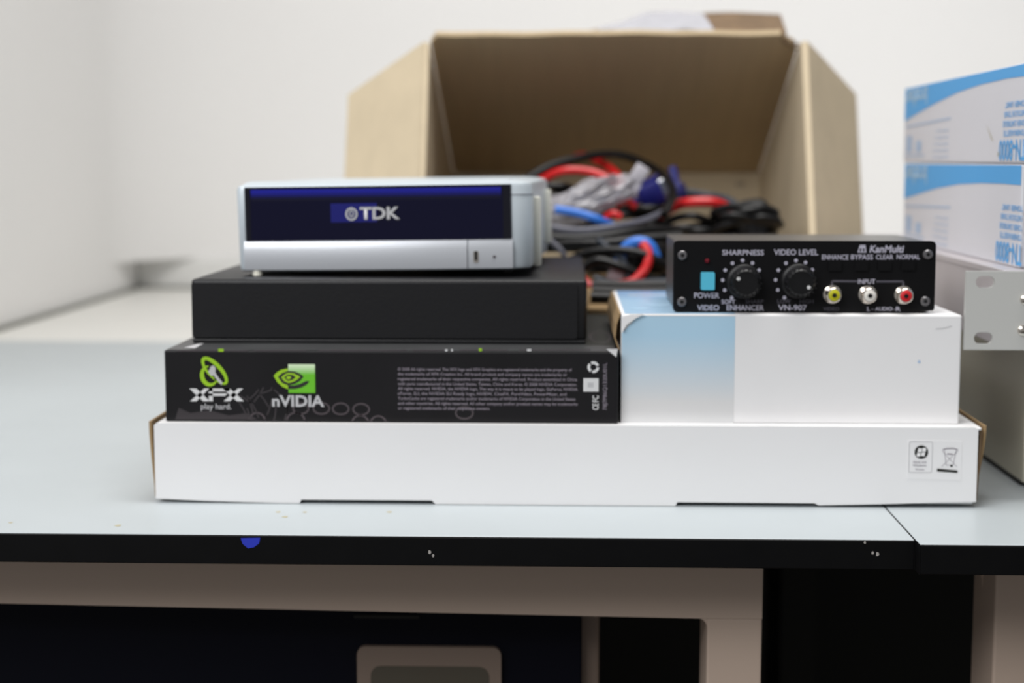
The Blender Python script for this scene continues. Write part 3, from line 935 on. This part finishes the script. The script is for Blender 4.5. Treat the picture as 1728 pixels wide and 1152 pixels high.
for a, bq in ((115, 183), (115, 463), (1605, 165), (1597, 445)):
    c0 = Vp(a, bq)
    sc = obj('screw', lathe_y(c0[0], c0[1], [(VY + 0.0002, 0.0027), (VY - 0.0012, 0.0027), (VY - 0.0018, 0.0022)], 20), 'screw_black', t, True)
    obj('hex_socket', lathe_y(c0[0], c0[1], [(VY - 0.0010, 0.00115), (VY - 0.0019, 0.00115)], 6), 'hole_black', sc)
for a, bq, m_, nm in ((1030, 408, 'rca_yellow', 'yellow'), (1245, 408, 'rca_white', 'white'), (1462, 408, 'rca_red', 'red')):
    c0 = Vp(a, bq)
    jk = obj('jack_socket', lathe_y(c0[0], c0[1], [(VY + 0.0002, 0.0052), (VY - 0.0022, 0.0052), (VY - 0.0026, 0.0042), (VY - 0.0085, 0.0042), (VY - 0.0090, 0.0038)], 24), 'chrome', t, True)
    obj('insulator', lathe_y(c0[0], c0[1], [(VY - 0.0086, 0.0033), (VY - 0.0092, 0.0033), (VY - 0.0094, 0.0030)], 20), m_, jk, True, nm + ' insulator ring')
    obj('jack_hole', lathe_y(c0[0], c0[1], [(VY - 0.0090, 0.0013), (VY - 0.0096, 0.0013)], 14), 'hole_black', jk)
for a, bq in ((1045, 240), (1205, 238), (1345, 236), (1488, 232)):
    p = Vp(a, bq)
    obj('push_switch', prism(rrect(p[0] - 0.0038, p[1] - 0.0028, p[0] + 0.0038, p[1] + 0.0028, 0.0005), (0, VY - 0.0012, 0), UX, UZ, 0.0016), 'panel_black', t)

# ------------------------------------------------------------ open brown carton lying back, mouth to the camera
TILT = math.radians(22.6)
CW, CH, CD = 0.318, 0.192, 0.304
CX, CY, CZ = 0.0397, 1.283, CD * math.sin(TILT) + 0.0006
t = thing('cardboard_carton', 'brown cardboard carton tipped back with open mouth and torn flaps behind the stack', 'box', (CX, CY, CZ),
          (-TILT, 0, 0), local=True)
T = 0.004
h = CW / 2
obj('bottom_wall', box(-h, h, 0, CD, 0, T), 'kraft_inner', t)
obj('back_wall', box(-h + T, h - T, CD - T, CD, T, CH + 0.003), 'kraft', t)
obj('side_wall', prism([(0, T), (CD, T), (CD, CH + 0.0030), (0.10, CH + 0.0028), (0.014, CH + 0.0010), (0, CH - 0.002)], (-h + T, 0, 0), UY, UZ, T), 'kraft', t)
obj('side_wall', prism([(0, T), (CD, T), (CD, CH + 0.0030), (0.10, CH + 0.0028), (0.014, CH + 0.0010), (0, CH - 0.002)], (h, 0, 0), UY, UZ, T), 'kraft', t)
# top wall with a ragged front right corner
N = 44
edge = []
for i in range(N + 1):
    u = i / N
    x = -h + 0.010 + (CW - 0.018) * u
    y = -0.001 + 0.0010 * math.sin(u * 9) + 0.0006 * math.sin(u * 31)
    if u > 0.955:
        y += (u - 0.955) * 0.36 + 0.0018 * ((i % 2) - 0.5)
    edge.append((x, y))
tw = edge + [(h - T, 0.03), (h - T, CD), (-h + T, CD), (-h + T, 0.012)]
b = prism(tw, (0, 0, CH + 0.004), UX, UY, T)
for v in b.verts:                                    # the lid rises a little towards its free front edge
    v.co.z += 0.004 * max(0, 1 - v.co.y / 0.12) + 0.0035 * min(1, v.co.y / CD)
obj('top_wall', b, 'kraft_inner', t)
bmx = bmesh.new()
for i in range(40):
    u = random.random()
    p = (h - 0.020 + 0.018 * u, 0.004 + 0.016 * u + random.uniform(-0.003, 0.003), CH + 0.003 + random.uniform(-0.004, 0.003))
    s = random.uniform(0.001, 0.003)
    q_ = [Vector(p) + Vector([random.uniform(-s, s) for _ in range(3)]) for _ in range(4)]
    vs = [bmx.verts.new(v) for v in q_]
    for f in ((0, 1, 2), (0, 2, 3), (0, 3, 1), (1, 3, 2)):
        bmx.faces.new([vs[j] for j in f])
obj('torn_corner', bmx, 'kraft_torn', t)


def leaf(corners, th, m, name, n=1):
    """a thin board through four corners"""
    a, b_, c_, d_ = [Vector(p) for p in corners]
    nn = (b_ - a).cross(d_ - a).normalized() * th / 2
    bm_ = bmesh.new()
    F = [bm_.verts.new(p + nn) for p in (a, b_, c_, d_)]
    K = [bm_.verts.new(p - nn) for p in (a, b_, c_, d_)]
    bm_.faces.new(F)
    bm_.faces.new(K[::-1])
    for i in range(4):
        bm_.faces.new((F[i], K[i], K[(i + 1) % 4], F[(i + 1) % 4]))
    bmesh.ops.recalc_face_normals(bm_, faces=bm_.faces)
    return obj(name, bm_, m, t)


leaf([(-h + 0.0008, 0.0, 0.002), (-h - 0.076, 0.104, 0.002), (-h - 0.076, 0.104, CH - 0.002), (-h + 0.0008, 0.0, CH - 0.002)], 0.0038, 'kraft', 'side_flap')
leaf([(h - 0.0008, 0.0, 0.002), (h + 0.0575, 0.104, 0.002), (h + 0.0575, 0.104, CH - 0.002), (h - 0.0008, 0.0, CH - 0.002)], 0.0038, 'kraft', 'side_flap')
# bottom flap hanging forward onto the rear of the printed box
leaf([(-0.0245, 0.001, 0.002), (h - 0.004, 0.001, 0.002), (h - 0.004, -0.140, -0.0885), (-0.0245, -0.140, -0.0885)], 0.0036, 'kraft_edge_shade', 'bottom_flap')  # darker board colour puts the flap's shade into its material
# top flap folded back above the top wall, its right half sprung up
bm_ = bmesh.new()
NX, NY = 24, 6
th = 0.0034
G2 = {}
for s_ in (0, 1):
    for i in range(NX + 1):
        for j in range(NY + 1):
            u, v = i / NX, j / NY
            x = -h + 0.014 + (CW - 0.030) * u
            if u > 0.9:
                x += (u - 0.9) * 0.10 * v
            y = 0.001 + v * 0.098
            rise = 0.047 * v + 0.0225 * v * (max(0, min(1, (u - 0.36) / 0.28)) ** 1.2) - 0.002 * v * max(0, u - 0.7) / 0.3
            z = CH + 0.0048 + rise + 0.0008 * math.sin(u * 23) * v + th * s_
            G2[s_, i, j] = bm_.verts.new((x, y, z))
for i in range(NX):
    for j in range(NY):
        bm_.faces.new((G2[1, i, j], G2[1, i + 1, j], G2[1, i + 1, j + 1], G2[1, i, j + 1]))
        bm_.faces.new((G2[0, i, j + 1], G2[0, i + 1, j + 1], G2[0, i + 1, j], G2[0, i, j]))
for i in range(NX):
    for j in (0, NY):
        bm_.faces.new((G2[0, i, j], G2[0, i + 1, j], G2[1, i + 1, j], G2[1, i, j]))
for j in range(NY):
    for i in (0, NX):
        bm_.faces.new((G2[0, i, j], G2[0, i, j + 1], G2[1, i, j + 1], G2[1, i, j]))
bmesh.ops.recalc_face_normals(bm_, faces=bm_.faces)
TF = {k_: v_.co.copy() for k_, v_ in G2.items()}
tf = obj('top_flap', bm_, 'kraft_torn', t, True)
bm_ = bmesh.new()
R = {}
for i in range(11, 20):
    for j in range(0, NY + 1):
        p = TF[1, i, j]
        R[i, j] = bm_.verts.new((p.x, p.y - (0.0012 if j == 0 else 0), p.z + 0.0006 + 0.0006 * math.sin(i * 2.3 + j)))
for i in range(11, 19):
    for j in range(NY):
        bm_.faces.new((R[i, j], R[i + 1, j], R[i + 1, j + 1], R[i, j + 1]))
obj('packing_tape', bm_, 'tape_clear', tf, True, 'shiny strip of clear packing tape')
obj('staple', box(h - 0.028, h - 0.019, CD - 0.0065, CD - 0.0035, CH - 0.012, CH - 0.0085, 0.0008), 'staple', t)

# ------------------------------------------------------------ toner cartons on the rack unit
FR = 0.2585


def toner(y0, y1, z0, z1, label, band, xw):
    t = thing('toner_box', label, 'box', (FR + 0.09, (y0 + y1) / 2, z0), group='white and blue toner boxes')
    obj('body', box(FR, FR + xw, y0, y1, z0, z1, 0.0012), 'toner_white', t)
    O = (FR, 0, 0)
    side = ((0, 1, 0), (0, 0, -1))         # the print stands on its head: reads away from the eye, top down

    def f(y, z):
        return (y, -z)
    top = [f(y0 + 0.001, z1 - 0.0006), f(y1 - 0.001, z1 - 0.0006)]
    bd = obj('blue_band', flat([top[:1] + top[1:] + [f(y, z) for y, z in band]], O, *side, lift=0.0002), 'toner_blue', t)
    obj('logo_lettering', lettering([('brother', y1 - 0.078, -(z1 - 0.0015), 0.074, 0.0135)], O, *side, bold=0.03, lift=0.0004), 'toner_logo', bd)
    yn = 0.9165
    zb = z0 + 0.0015
    obj('lettering', lettering([('TN-8000', yn, -(zb + 0.0125), 0.056, 0.0125)], O, *side, bold=0.02, lift=0.0003), 'toner_blue', t)
    ls = []
    for i, (s, wd) in enumerate((('TONERKASSETTE', 0.046), ('TONER CARTRIDGE', 0.048), ('CARTOUCHE TONER', 0.046), ('TONER UNIT', 0.044))):
        ls.append((s, yn + 0.001, -(zb + 0.0178 + i * 0.0055), wd, 0.0034))
    words('lettering', ls, O, *side, 'toner_blue', t, bold=0.01, lift=0.0003)
    pl = []
    for i, wd in enumerate((0.045, 0.045, 0.043, 0.040, 0.038)):
        pl.append(('protect from direct sunlight'[:20 + i], y1 - 0.145, -(z0 + 0.0245 - 0.019 + i * 0.0045), wd, 0.0028))
    words('small_lettering', pl, O, *side, 'toner_pale', t, lift=0.0003)
    ic = stroke([(y1 - 0.150, -(z0 + 0.030)), (y1 - 0.006, -(z0 + 0.027))], 0.0012)
    ic += [rect(y1 - 0.030, -(z0 + 0.020), y1 - 0.010, -(z0 + 0.008)), rect(y1 - 0.062, -(z0 + 0.016), y1 - 0.044, -(z0 + 0.008))]
    ic += stroke([(y1 - 0.072, -(z0 + 0.0055)), (y1 - 0.006, -(z0 + 0.0055))], 0.0012)
    obj('handling_print', flat(ic, O, *side, lift=0.00025), 'toner_pale', t)
    return t


tb = toner(0.905, 1.246, 0.1930, 0.2497, 'white and blue toner box on top of the other, stained near its edge',
           [(1.245, 0.2243), (1.20, 0.2292), (1.14, 0.2347), (1.08, 0.2394), (1.02, 0.2418), (0.96, 0.2426), (0.906, 0.2418)], 0.30)
obj('stain', flat([[(1.003, -0.2165), (1.000, -0.2150), (0.985, -0.2060), (0.990, -0.2075)], disc(0.9735, -0.1985, 0.0016, 10)], (FR, 0, 0), (0, 1, 0), (0, 0, -1), 0.0003), 'stain', tb)
toner(0.9225, 1.240, 0.1334, 0.1926, 'white and blue toner box resting directly on the grey rack unit',
      [(1.239, 0.1657), (1.18, 0.1712), (1.13, 0.1755), (1.07, 0.1792), (1.01, 0.1808), (0.96, 0.1811), (0.9235, 0.1808)], 0.30)

# ------------------------------------------------------------ rack unit with its ear, and the beige unit below
t = thing('rack_unit', 'flat grey rack device with slotted ear under the blue and white toner boxes', 'rack device', (0.466, 1.12, 0.0886))
EX0, EZ0, EZ1, EY = 0.2246, 0.0886, 0.1330, 0.9050
# front plate with two real slots: built as strips around the openings
s0, s1 = 0.2300, 0.2405
zA, zB_ = 0.0953, 0.1270
sh = 0.0033


def plate():
    b_ = bmesh.new()
    x1 = 0.7070
    outer = [(EX0, EZ0), (x1, EZ0), (x1, EZ1), (EX0, EZ1)]
    holes = [rrect(s0, z - sh, s1, z + sh, sh * 0.98, 6) for z in (zA, zB_)]
    loops = []
    for y in (EY, EY + 0.003):
        edges = []
        lp = []
        for L in [outer] + holes:
            vs = [b_.verts.new((x, y, z)) for x, z in L]
            lp.append(vs)
            for i in range(len(vs)):
                edges.append(b_.edges.new((vs[i], vs[(i + 1) % len(vs)])))
        bmesh.ops.triangle_fill(b_, use_beauty=True, edges=edges)
        loops.append(lp)
    for A, B in zip(*loops):
        for i in range(len(A)):
            j = (i + 1) % len(A)
            b_.faces.new((A[i], B[i], B[j], A[j]))
    bmesh.ops.recalc_face_normals(b_, faces=b_.faces)
    return b_


fp = obj('front_plate', plate(), 'ear_grey', t)
obj('body', box(0.2475, 0.684, EY + 0.003, 1.35, EZ0 + 0.0004, EZ1 - 0.0004, 0.0008), 'device_grey', t)
obj('lid_edge', box(0.2468, 0.6847, EY + 0.004, 1.35, EZ1 - 0.0035, EZ1 + 0.0003, 0.0004), 'device_grey', t)
for z, x in ((0.1172, 0.2580), (0.0998, 0.2572)):
    sc = obj('screw', lathe_y(x, z, [(EY + 0.0002, 0.0032), (EY - 0.0012, 0.0030), (EY - 0.0022, 0.0016)], 18), 'chrome', t, True)
t = thing('rack_unit', 'beige rack device on the desk beneath the slotted grey one', 'rack device', (0.49, 1.16, 0.0))
obj('body', box(0.2738, 0.70, 0.957, 1.35, 0.003, 0.0886, 0.001), 'device_beige', t)
obj('front_panel', box(0.2735, 0.703, 0.952, 0.957, 0.003, 0.0880, 0.001), 'device_beige', t)
obj('base_rail', box(0.2742, 0.70, 0.960, 1.35, 0.0, 0.0035), 'black_rubber', t)

# ------------------------------------------------------------ what spills out of the carton
def cable(m, r, pts, label, cat='cable', name='cable', plug=None, group=None, fk=1.0):
    o = solo(name, tube(pts, r, flatk=fk), m, label, cat, group)
    return o


def inbox(x, y, z):
    """a point of the tilted carton's inside in world metres"""
    return Vector((CX + x, CY + y * math.cos(TILT) + z * math.sin(TILT), CZ - y * math.sin(TILT) + z * math.cos(TILT)))


# power bricks that carry the heap
def brick(name, loc, rot, sx, sy, sz, label, group=None):
    t = thing(name, label, 'adapter', loc, (0, 0, 0), group, local=True)
    t.rotation_mode = 'ZYX'
    t.rotation_euler = rot
    obj('body', box(-sx / 2, sx / 2, -sy / 2, sy / 2, 0, sz, min(sx, sy, sz) * 0.18, 3), 'black_plastic', t, True)
    obj('strain_relief', tube([(sx / 2 - 0.001, 0, sz / 2), (sx / 2 + 0.008, 0, sz / 2), (sx / 2 + 0.014, 0.001, sz / 2)], 0.0036, raw=True), 'black_rubber', t, True)
    obj('rating_label', flat([rect(-sx * 0.36, -sy * 0.32, sx * 0.30, sy * 0.32)], (0, 0, sz), UX, UY, 0.0003), 'ink_faint2', t)
    return t


fa = math.atan2(0.0885, 0.141)                       # slope of the bottom flap in the carton's frame
FT = TILT - fa                                        # its slope in the room
brick('power_adapter', inbox(-0.086, 0.075, 0.006), (-TILT, 0, 0.12), 0.10, 0.055, 0.036, 'black power brick at the carton bottom behind the silver drive')
brick('power_adapter', inbox(0.032, 0.075, 0.006), (-TILT, 0, PI - 0.1), 0.062, 0.06, 0.040, 'black power brick under the heap of cables, mid-carton')
brick('power_adapter', inbox(0.104, 0.065, 0.006), (-TILT, 0, 0.0), 0.06, 0.085, 0.034, 'broad black power brick heaped at the right side of the carton')
brick('power_adapter', (0.128, 1.205, 0.1100), (math.radians(10), 0, math.radians(4)), 0.070, 0.048, 0.026, 'small black power brick half hidden behind the video box')
brick('power_adapter', (0.046, 1.238, 0.1130), (math.radians(10), 0, math.radians(-3)), 0.062, 0.036, 0.018, 'thin black power brick on the carton flap right of the black case')

# plug-top supply with rounded back at the right
t = thing('plug_adapter', 'rounded black plug adapter standing at the right end of the cable heap', 'adapter', (0.1545, 1.300, 0.1235), (math.radians(-14), math.radians(-8), math.radians(10)), local=True)
obj('body', box(-0.016, 0.014, -0.018, 0.018, 0.0, 0.040, 0.010, 4), 'black_rubber', t, True)
obj('face_plate', box(-0.011, 0.009, -0.0195, -0.017, 0.006, 0.032, 0.0008), 'black_plastic', t)
for i in range(3):
    obj('grip_rib', box(-0.009 + i * 0.007, -0.006 + i * 0.007, -0.0205, -0.0190, 0.008, 0.030, 0.0004), 'black_satin', t)

CABLES = [
  ('black', 0.0036, [(-0.053, 1.360, 0.165), (-0.026, 1.380, 0.184), (0.002, 1.390, 0.195), (0.043, 1.402, 0.200), (0.075, 1.370, 0.1875), (0.085, 1.315, 0.1745), (0.084, 1.285, 0.164), (0.077, 1.265, 0.152)], 'long black cable arching over the top of the heap'),
  ('red', 0.0036, [(-0.033, 1.340, 0.166), (-0.020, 1.330, 0.178), (-0.003, 1.320, 0.186), (0.021, 1.320, 0.185), (0.041, 1.310, 0.175), (0.050, 1.300, 0.159)], 'thick red cable curving just right of the silver drive'),
  ('red', 0.0036, [(-0.039, 1.400, 0.169), (-0.023, 1.400, 0.182), (-0.006, 1.420, 0.189), (0.015, 1.440, 0.199), (0.035, 1.410, 0.190), (0.045, 1.372, 0.180), (0.049, 1.345, 0.169), (0.046, 1.330, 0.156)], 'red cable looping behind the black arch, highest red one'),
  ('blue', 0.0034, [(-0.009, 1.250, 0.157), (0.009, 1.250, 0.154), (0.025, 1.250, 0.149), (0.039, 1.260, 0.142), (0.054, 1.270, 0.134)], 'short straight light blue cable under the plastic bag'),
  ('grey', 0.0030, [(-0.025, 1.235, 0.150), (-0.009, 1.235, 0.143), (0.013, 1.235, 0.141), (0.039, 1.240, 0.144), (0.062, 1.260, 0.148), (0.083, 1.290, 0.156)], 'grey cable sagging beneath the light blue one'),
  ('black', 0.0036, [(-0.030, 1.225, 0.140), (-0.007, 1.220, 0.136), (0.025, 1.220, 0.137), (0.054, 1.230, 0.141), (0.085, 1.250, 0.141), (0.110, 1.270, 0.135)], 'black cable running level just below the grey one'),
  ('black', 0.0038, [(-0.020, 1.215, 0.128), (0.002, 1.210, 0.132), (0.029, 1.205, 0.133), (0.056, 1.210, 0.136), (0.087, 1.220, 0.138)], 'thicker black cable bulging forward above the blue connector'),
  ('red', 0.0044, [(0.077, 1.320, 0.150), (0.089, 1.310, 0.158), (0.100, 1.300, 0.161), (0.119, 1.300, 0.161), (0.131, 1.310, 0.156), (0.138, 1.320, 0.146)], 'fat red cable humped over the black bricks at right'),
  ('slate', 0.0036, [(0.072, 1.360, 0.165), (0.097, 1.360, 0.168), (0.119, 1.360, 0.165), (0.134, 1.350, 0.162), (0.145, 1.340, 0.155)], 'slate grey cable lying behind the fat red one'),
  ('red', 0.0036, [(0.011, 1.185, 0.108), (0.020, 1.180, 0.102), (0.035, 1.180, 0.103), (0.049, 1.180, 0.106), (0.059, 1.185, 0.116), (0.061, 1.190, 0.126), (0.057, 1.195, 0.133)], 'red cable hooking down in the gap beside the video box'),
  ('grey', 0.0022, [(-0.023, 1.210, 0.142), (-0.011, 1.205, 0.134), (-0.002, 1.200, 0.125), (0.001, 1.200, 0.112)], 'thin grey cord dropping beside the drive onto the case'),
  ('slate', 0.0026, [(0.024, 1.200, 0.136), (0.032, 1.195, 0.129), (0.042, 1.190, 0.121), (0.047, 1.187, 0.108)], 'thin slate cord slanting down left of the blue connector'),
  ('black', 0.0034, [(0.013, 1.190, 0.115), (0.024, 1.188, 0.121), (0.042, 1.186, 0.116), (0.064, 1.190, 0.107), (0.082, 1.200, 0.110)], 'black cable lying lowest in the gap by the video box'),
  ('black', 0.0034, [(0.002, 1.200, 0.120), (0.020, 1.195, 0.127), (0.046, 1.190, 0.128), (0.068, 1.190, 0.121), (0.086, 1.200, 0.107)], 'black cable bowed behind the red hook in the gap'),
]
CABLES += [
  ('black', 0.0036, [(0.0190, 1.152, 0.1015), (0.045, 1.150, 0.1010), (0.080, 1.152, 0.1012), (0.120, 1.156, 0.1018)], 'black cable lying along the front of the carton flap'),
  ('black', 0.0038, [(0.0175, 1.136, 0.0985), (0.045, 1.134, 0.0982), (0.080, 1.136, 0.0984), (0.118, 1.138, 0.0990)], 'black cable nearest the flap edge, between the case and the photo box'),
  ('black', 0.0036, [(0.0190, 1.163, 0.1050), (0.050, 1.161, 0.1045), (0.085, 1.165, 0.1046), (0.125, 1.168, 0.1050)], 'second black cable along the carton flap, just behind the first'),
  ('slate', 0.0034, [(0.0200, 1.176, 0.1085), (0.036, 1.175, 0.1040), (0.06, 1.174, 0.1052), (0.09, 1.176, 0.1060)], 'slate cable pressed behind the two black ones on the flap'),
]
for m_, r, pts, lab in CABLES:
    cable('cable_' + m_, r, pts, lab)
# red wire ends peeping out
cable('cable_red', 0.0031, [(0.031, 1.270, 0.150), (0.037, 1.268, 0.153), (0.043, 1.268, 0.150)], 'stub of red cable right of the light blue one')
cable('cable_red', 0.0030, [(0.040, 1.285, 0.159), (0.047, 1.283, 0.163), (0.055, 1.285, 0.158)], 'short dull red cable under the grey ribbon end')

# coils in the depth of the carton
coils = [(-0.085, 0.105, 0.048, 0.042, 'dark cable coiled in the carton behind the silver drive'), (-0.015, 0.15, 0.056, 0.045, 'dark coiled cable furthest back in the carton'),
         (0.045, 0.17, 0.046, 0.042, 'slate coiled cable lying behind the dark blue plugs'), (0.085, 0.100, 0.040, 0.034, 'dark cable coil on the broad brick behind the fat red cable'),
         (-0.06, 0.02, 0.050, 0.036, 'dark cable coil at the carton mouth behind the drive'), (0.005, 0.03, 0.034, 0.040, 'dark cable coil in the middle beneath the plastic bag'),
         (0.060, 0.012, 0.014, 0.032, 'dark cable coil at the carton mouth below the blue plugs'), (0.104, -0.012, 0.018, 0.028, 'dark cable coil at the mouth right above the video box')]
for ci, (x, y, z, rr, lab) in enumerate(coils):
    pts = []
    for i in range(40):
        a = i / 10 * 2 * PI + ci
        r_ = rr * (0.82 + 0.14 * math.sin(i * 1.7 + ci))
        pts.append(inbox(x + r_ * math.cos(a), y + 0.8 * r_ * math.sin(a), z + 0.0013 * i / 3.4 + 0.003 * math.sin(i * 0.9 + ci * 2)))
    cable('cable_slate' if ci == 2 else 'cable_black', 0.0032, pts, lab, name='coiled_cable', group='dark coiled cables in the carton')

pts = []
for i in range(46):
    a = i / 10 * 2 * PI
    r_ = 0.030 * (0.85 + 0.15 * math.sin(i * 1.3))
    pts.append((0.045 + r_ * math.cos(a), 1.222 + 0.6 * r_ * math.sin(a), 0.1165 + 0.00025 * i + 0.003 * math.sin(i * 0.8) + 0.10 * r_ * math.sin(a)))
cable('cable_black', 0.0033, pts, 'dark cable coil lying on the flap behind the red hook', name='coiled_cable', group='dark coiled cables in the carton')

# blue video plugs on their cable
def vga(loc, rot, label, L=0.020):
    t = thing('video_plug', label, 'connector', loc, rot, local=True)
    obj('hood', box(-0.0095, 0.0095, -0.0065, 0.0065, -L / 2, L / 2, 0.0022, 2), 'vga_blue', t, True)
    obj('shell', box(-0.0080, 0.0080, -0.0042, 0.0042, L / 2 - 0.001, L / 2 + 0.0050, 0.001), 'pin_metal', t)
    obj('strain_relief', tube([(0, 0, -L / 2 + 0.001), (0.0006, 0, -L / 2 - 0.007), (0.001, 0.001, -L / 2 - 0.014)], 0.0036, raw=True), 'vga_blue', t, True)
    for s in (-1, 1):
        obj('thumbscrew', box(s * 0.0112 - 0.0016, s * 0.0112 + 0.0016, -0.0018, 0.0018, -0.008, L / 2 + 0.002, 0.0006), 'vga_blue', t)
    return t


vga((0.0700, 1.330, 0.1672), (0.3, math.radians(62), 0.2), 'dark blue video plug lying on the heap right of the bag')
vga((0.0925, 1.352, 0.1690), (0.2, math.radians(190), 1.2), 'dark blue video plug standing up behind the black arch', 0.014)

# bright blue connector loop low in the gap
t = thing('blue_connector', 'bright blue cable hook with pale plug low beside the video box', 'connector', (0.053, 1.200, 0.112), local=True)
obj('hook', tube([(-0.014, 0, 0.004), (-0.010, 0, 0.016), (-0.001, 0, 0.022), (0.009, 0, 0.020), (0.014, 0, 0.010)], 0.0044), 'cable_blue', t, True)
bb = box(-0.006, 0.006, -0.004, 0.004, -0.009, 0.007, 0.0015)
bmesh.ops.rotate(bb, verts=bb.verts, matrix=Matrix.Rotation(math.radians(28), 3, 'Y'))
bmesh.ops.translate(bb, verts=bb.verts, vec=(-0.014, -0.006, 0.001))
obj('plug', bb, 'plug_grey', t, True, 'pale grey plug')

# grey ribbon connector sticking out of the bag
t = thing('ribbon_connector', 'pale grey connector poking up at the right end of the plastic bag', 'connector', (0.0525, 1.282, 0.1765), (0, math.radians(34), 0), local=True)
obj('plug', box(-0.0058, 0.0058, -0.004, 0.004, 0.002, 0.0165, 0.0012), 'plug_grey', t, True)
obj('ribbon', tube([(0, 0, 0.003), (0.0005, 0.0015, -0.008), (-0.003, 0.004, -0.020), (-0.010, 0.006, -0.028)], 0.0075, flatk=0.25), 'plug_grey', t, True)

# crumpled clear bag
bm_ = bmesh.new()
bmesh.ops.create_icosphere(bm_, subdivisions=5, radius=1)
from mathutils import noise
for v in bm_.verts:
    p = v.co.copy()
    rr = 1 + 0.30 * noise.noise(p * 2.1 + Vector((3, 1, 7))) + 0.16 * noise.noise(p * 5.2) + 0.10 * abs(noise.noise(p * 9.5 + Vector((5, 0, 2))))
    v.co = Vector((p.x * 0.0400 * rr, p.y * 0.016 * rr, p.z * 0.0135 * rr))
bmesh.ops.rotate(bm_, verts=bm_.verts, matrix=Matrix.Rotation(math.radians(-22), 3, 'Y'))
bmesh.ops.translate(bm_, verts=bm_.verts, vec=(0.0125, 1.278, 0.1615))
bag = solo('plastic_bag', bm_, 'bag_plastic', 'crumpled clear plastic bag on the cables right of the drive', 'bag')
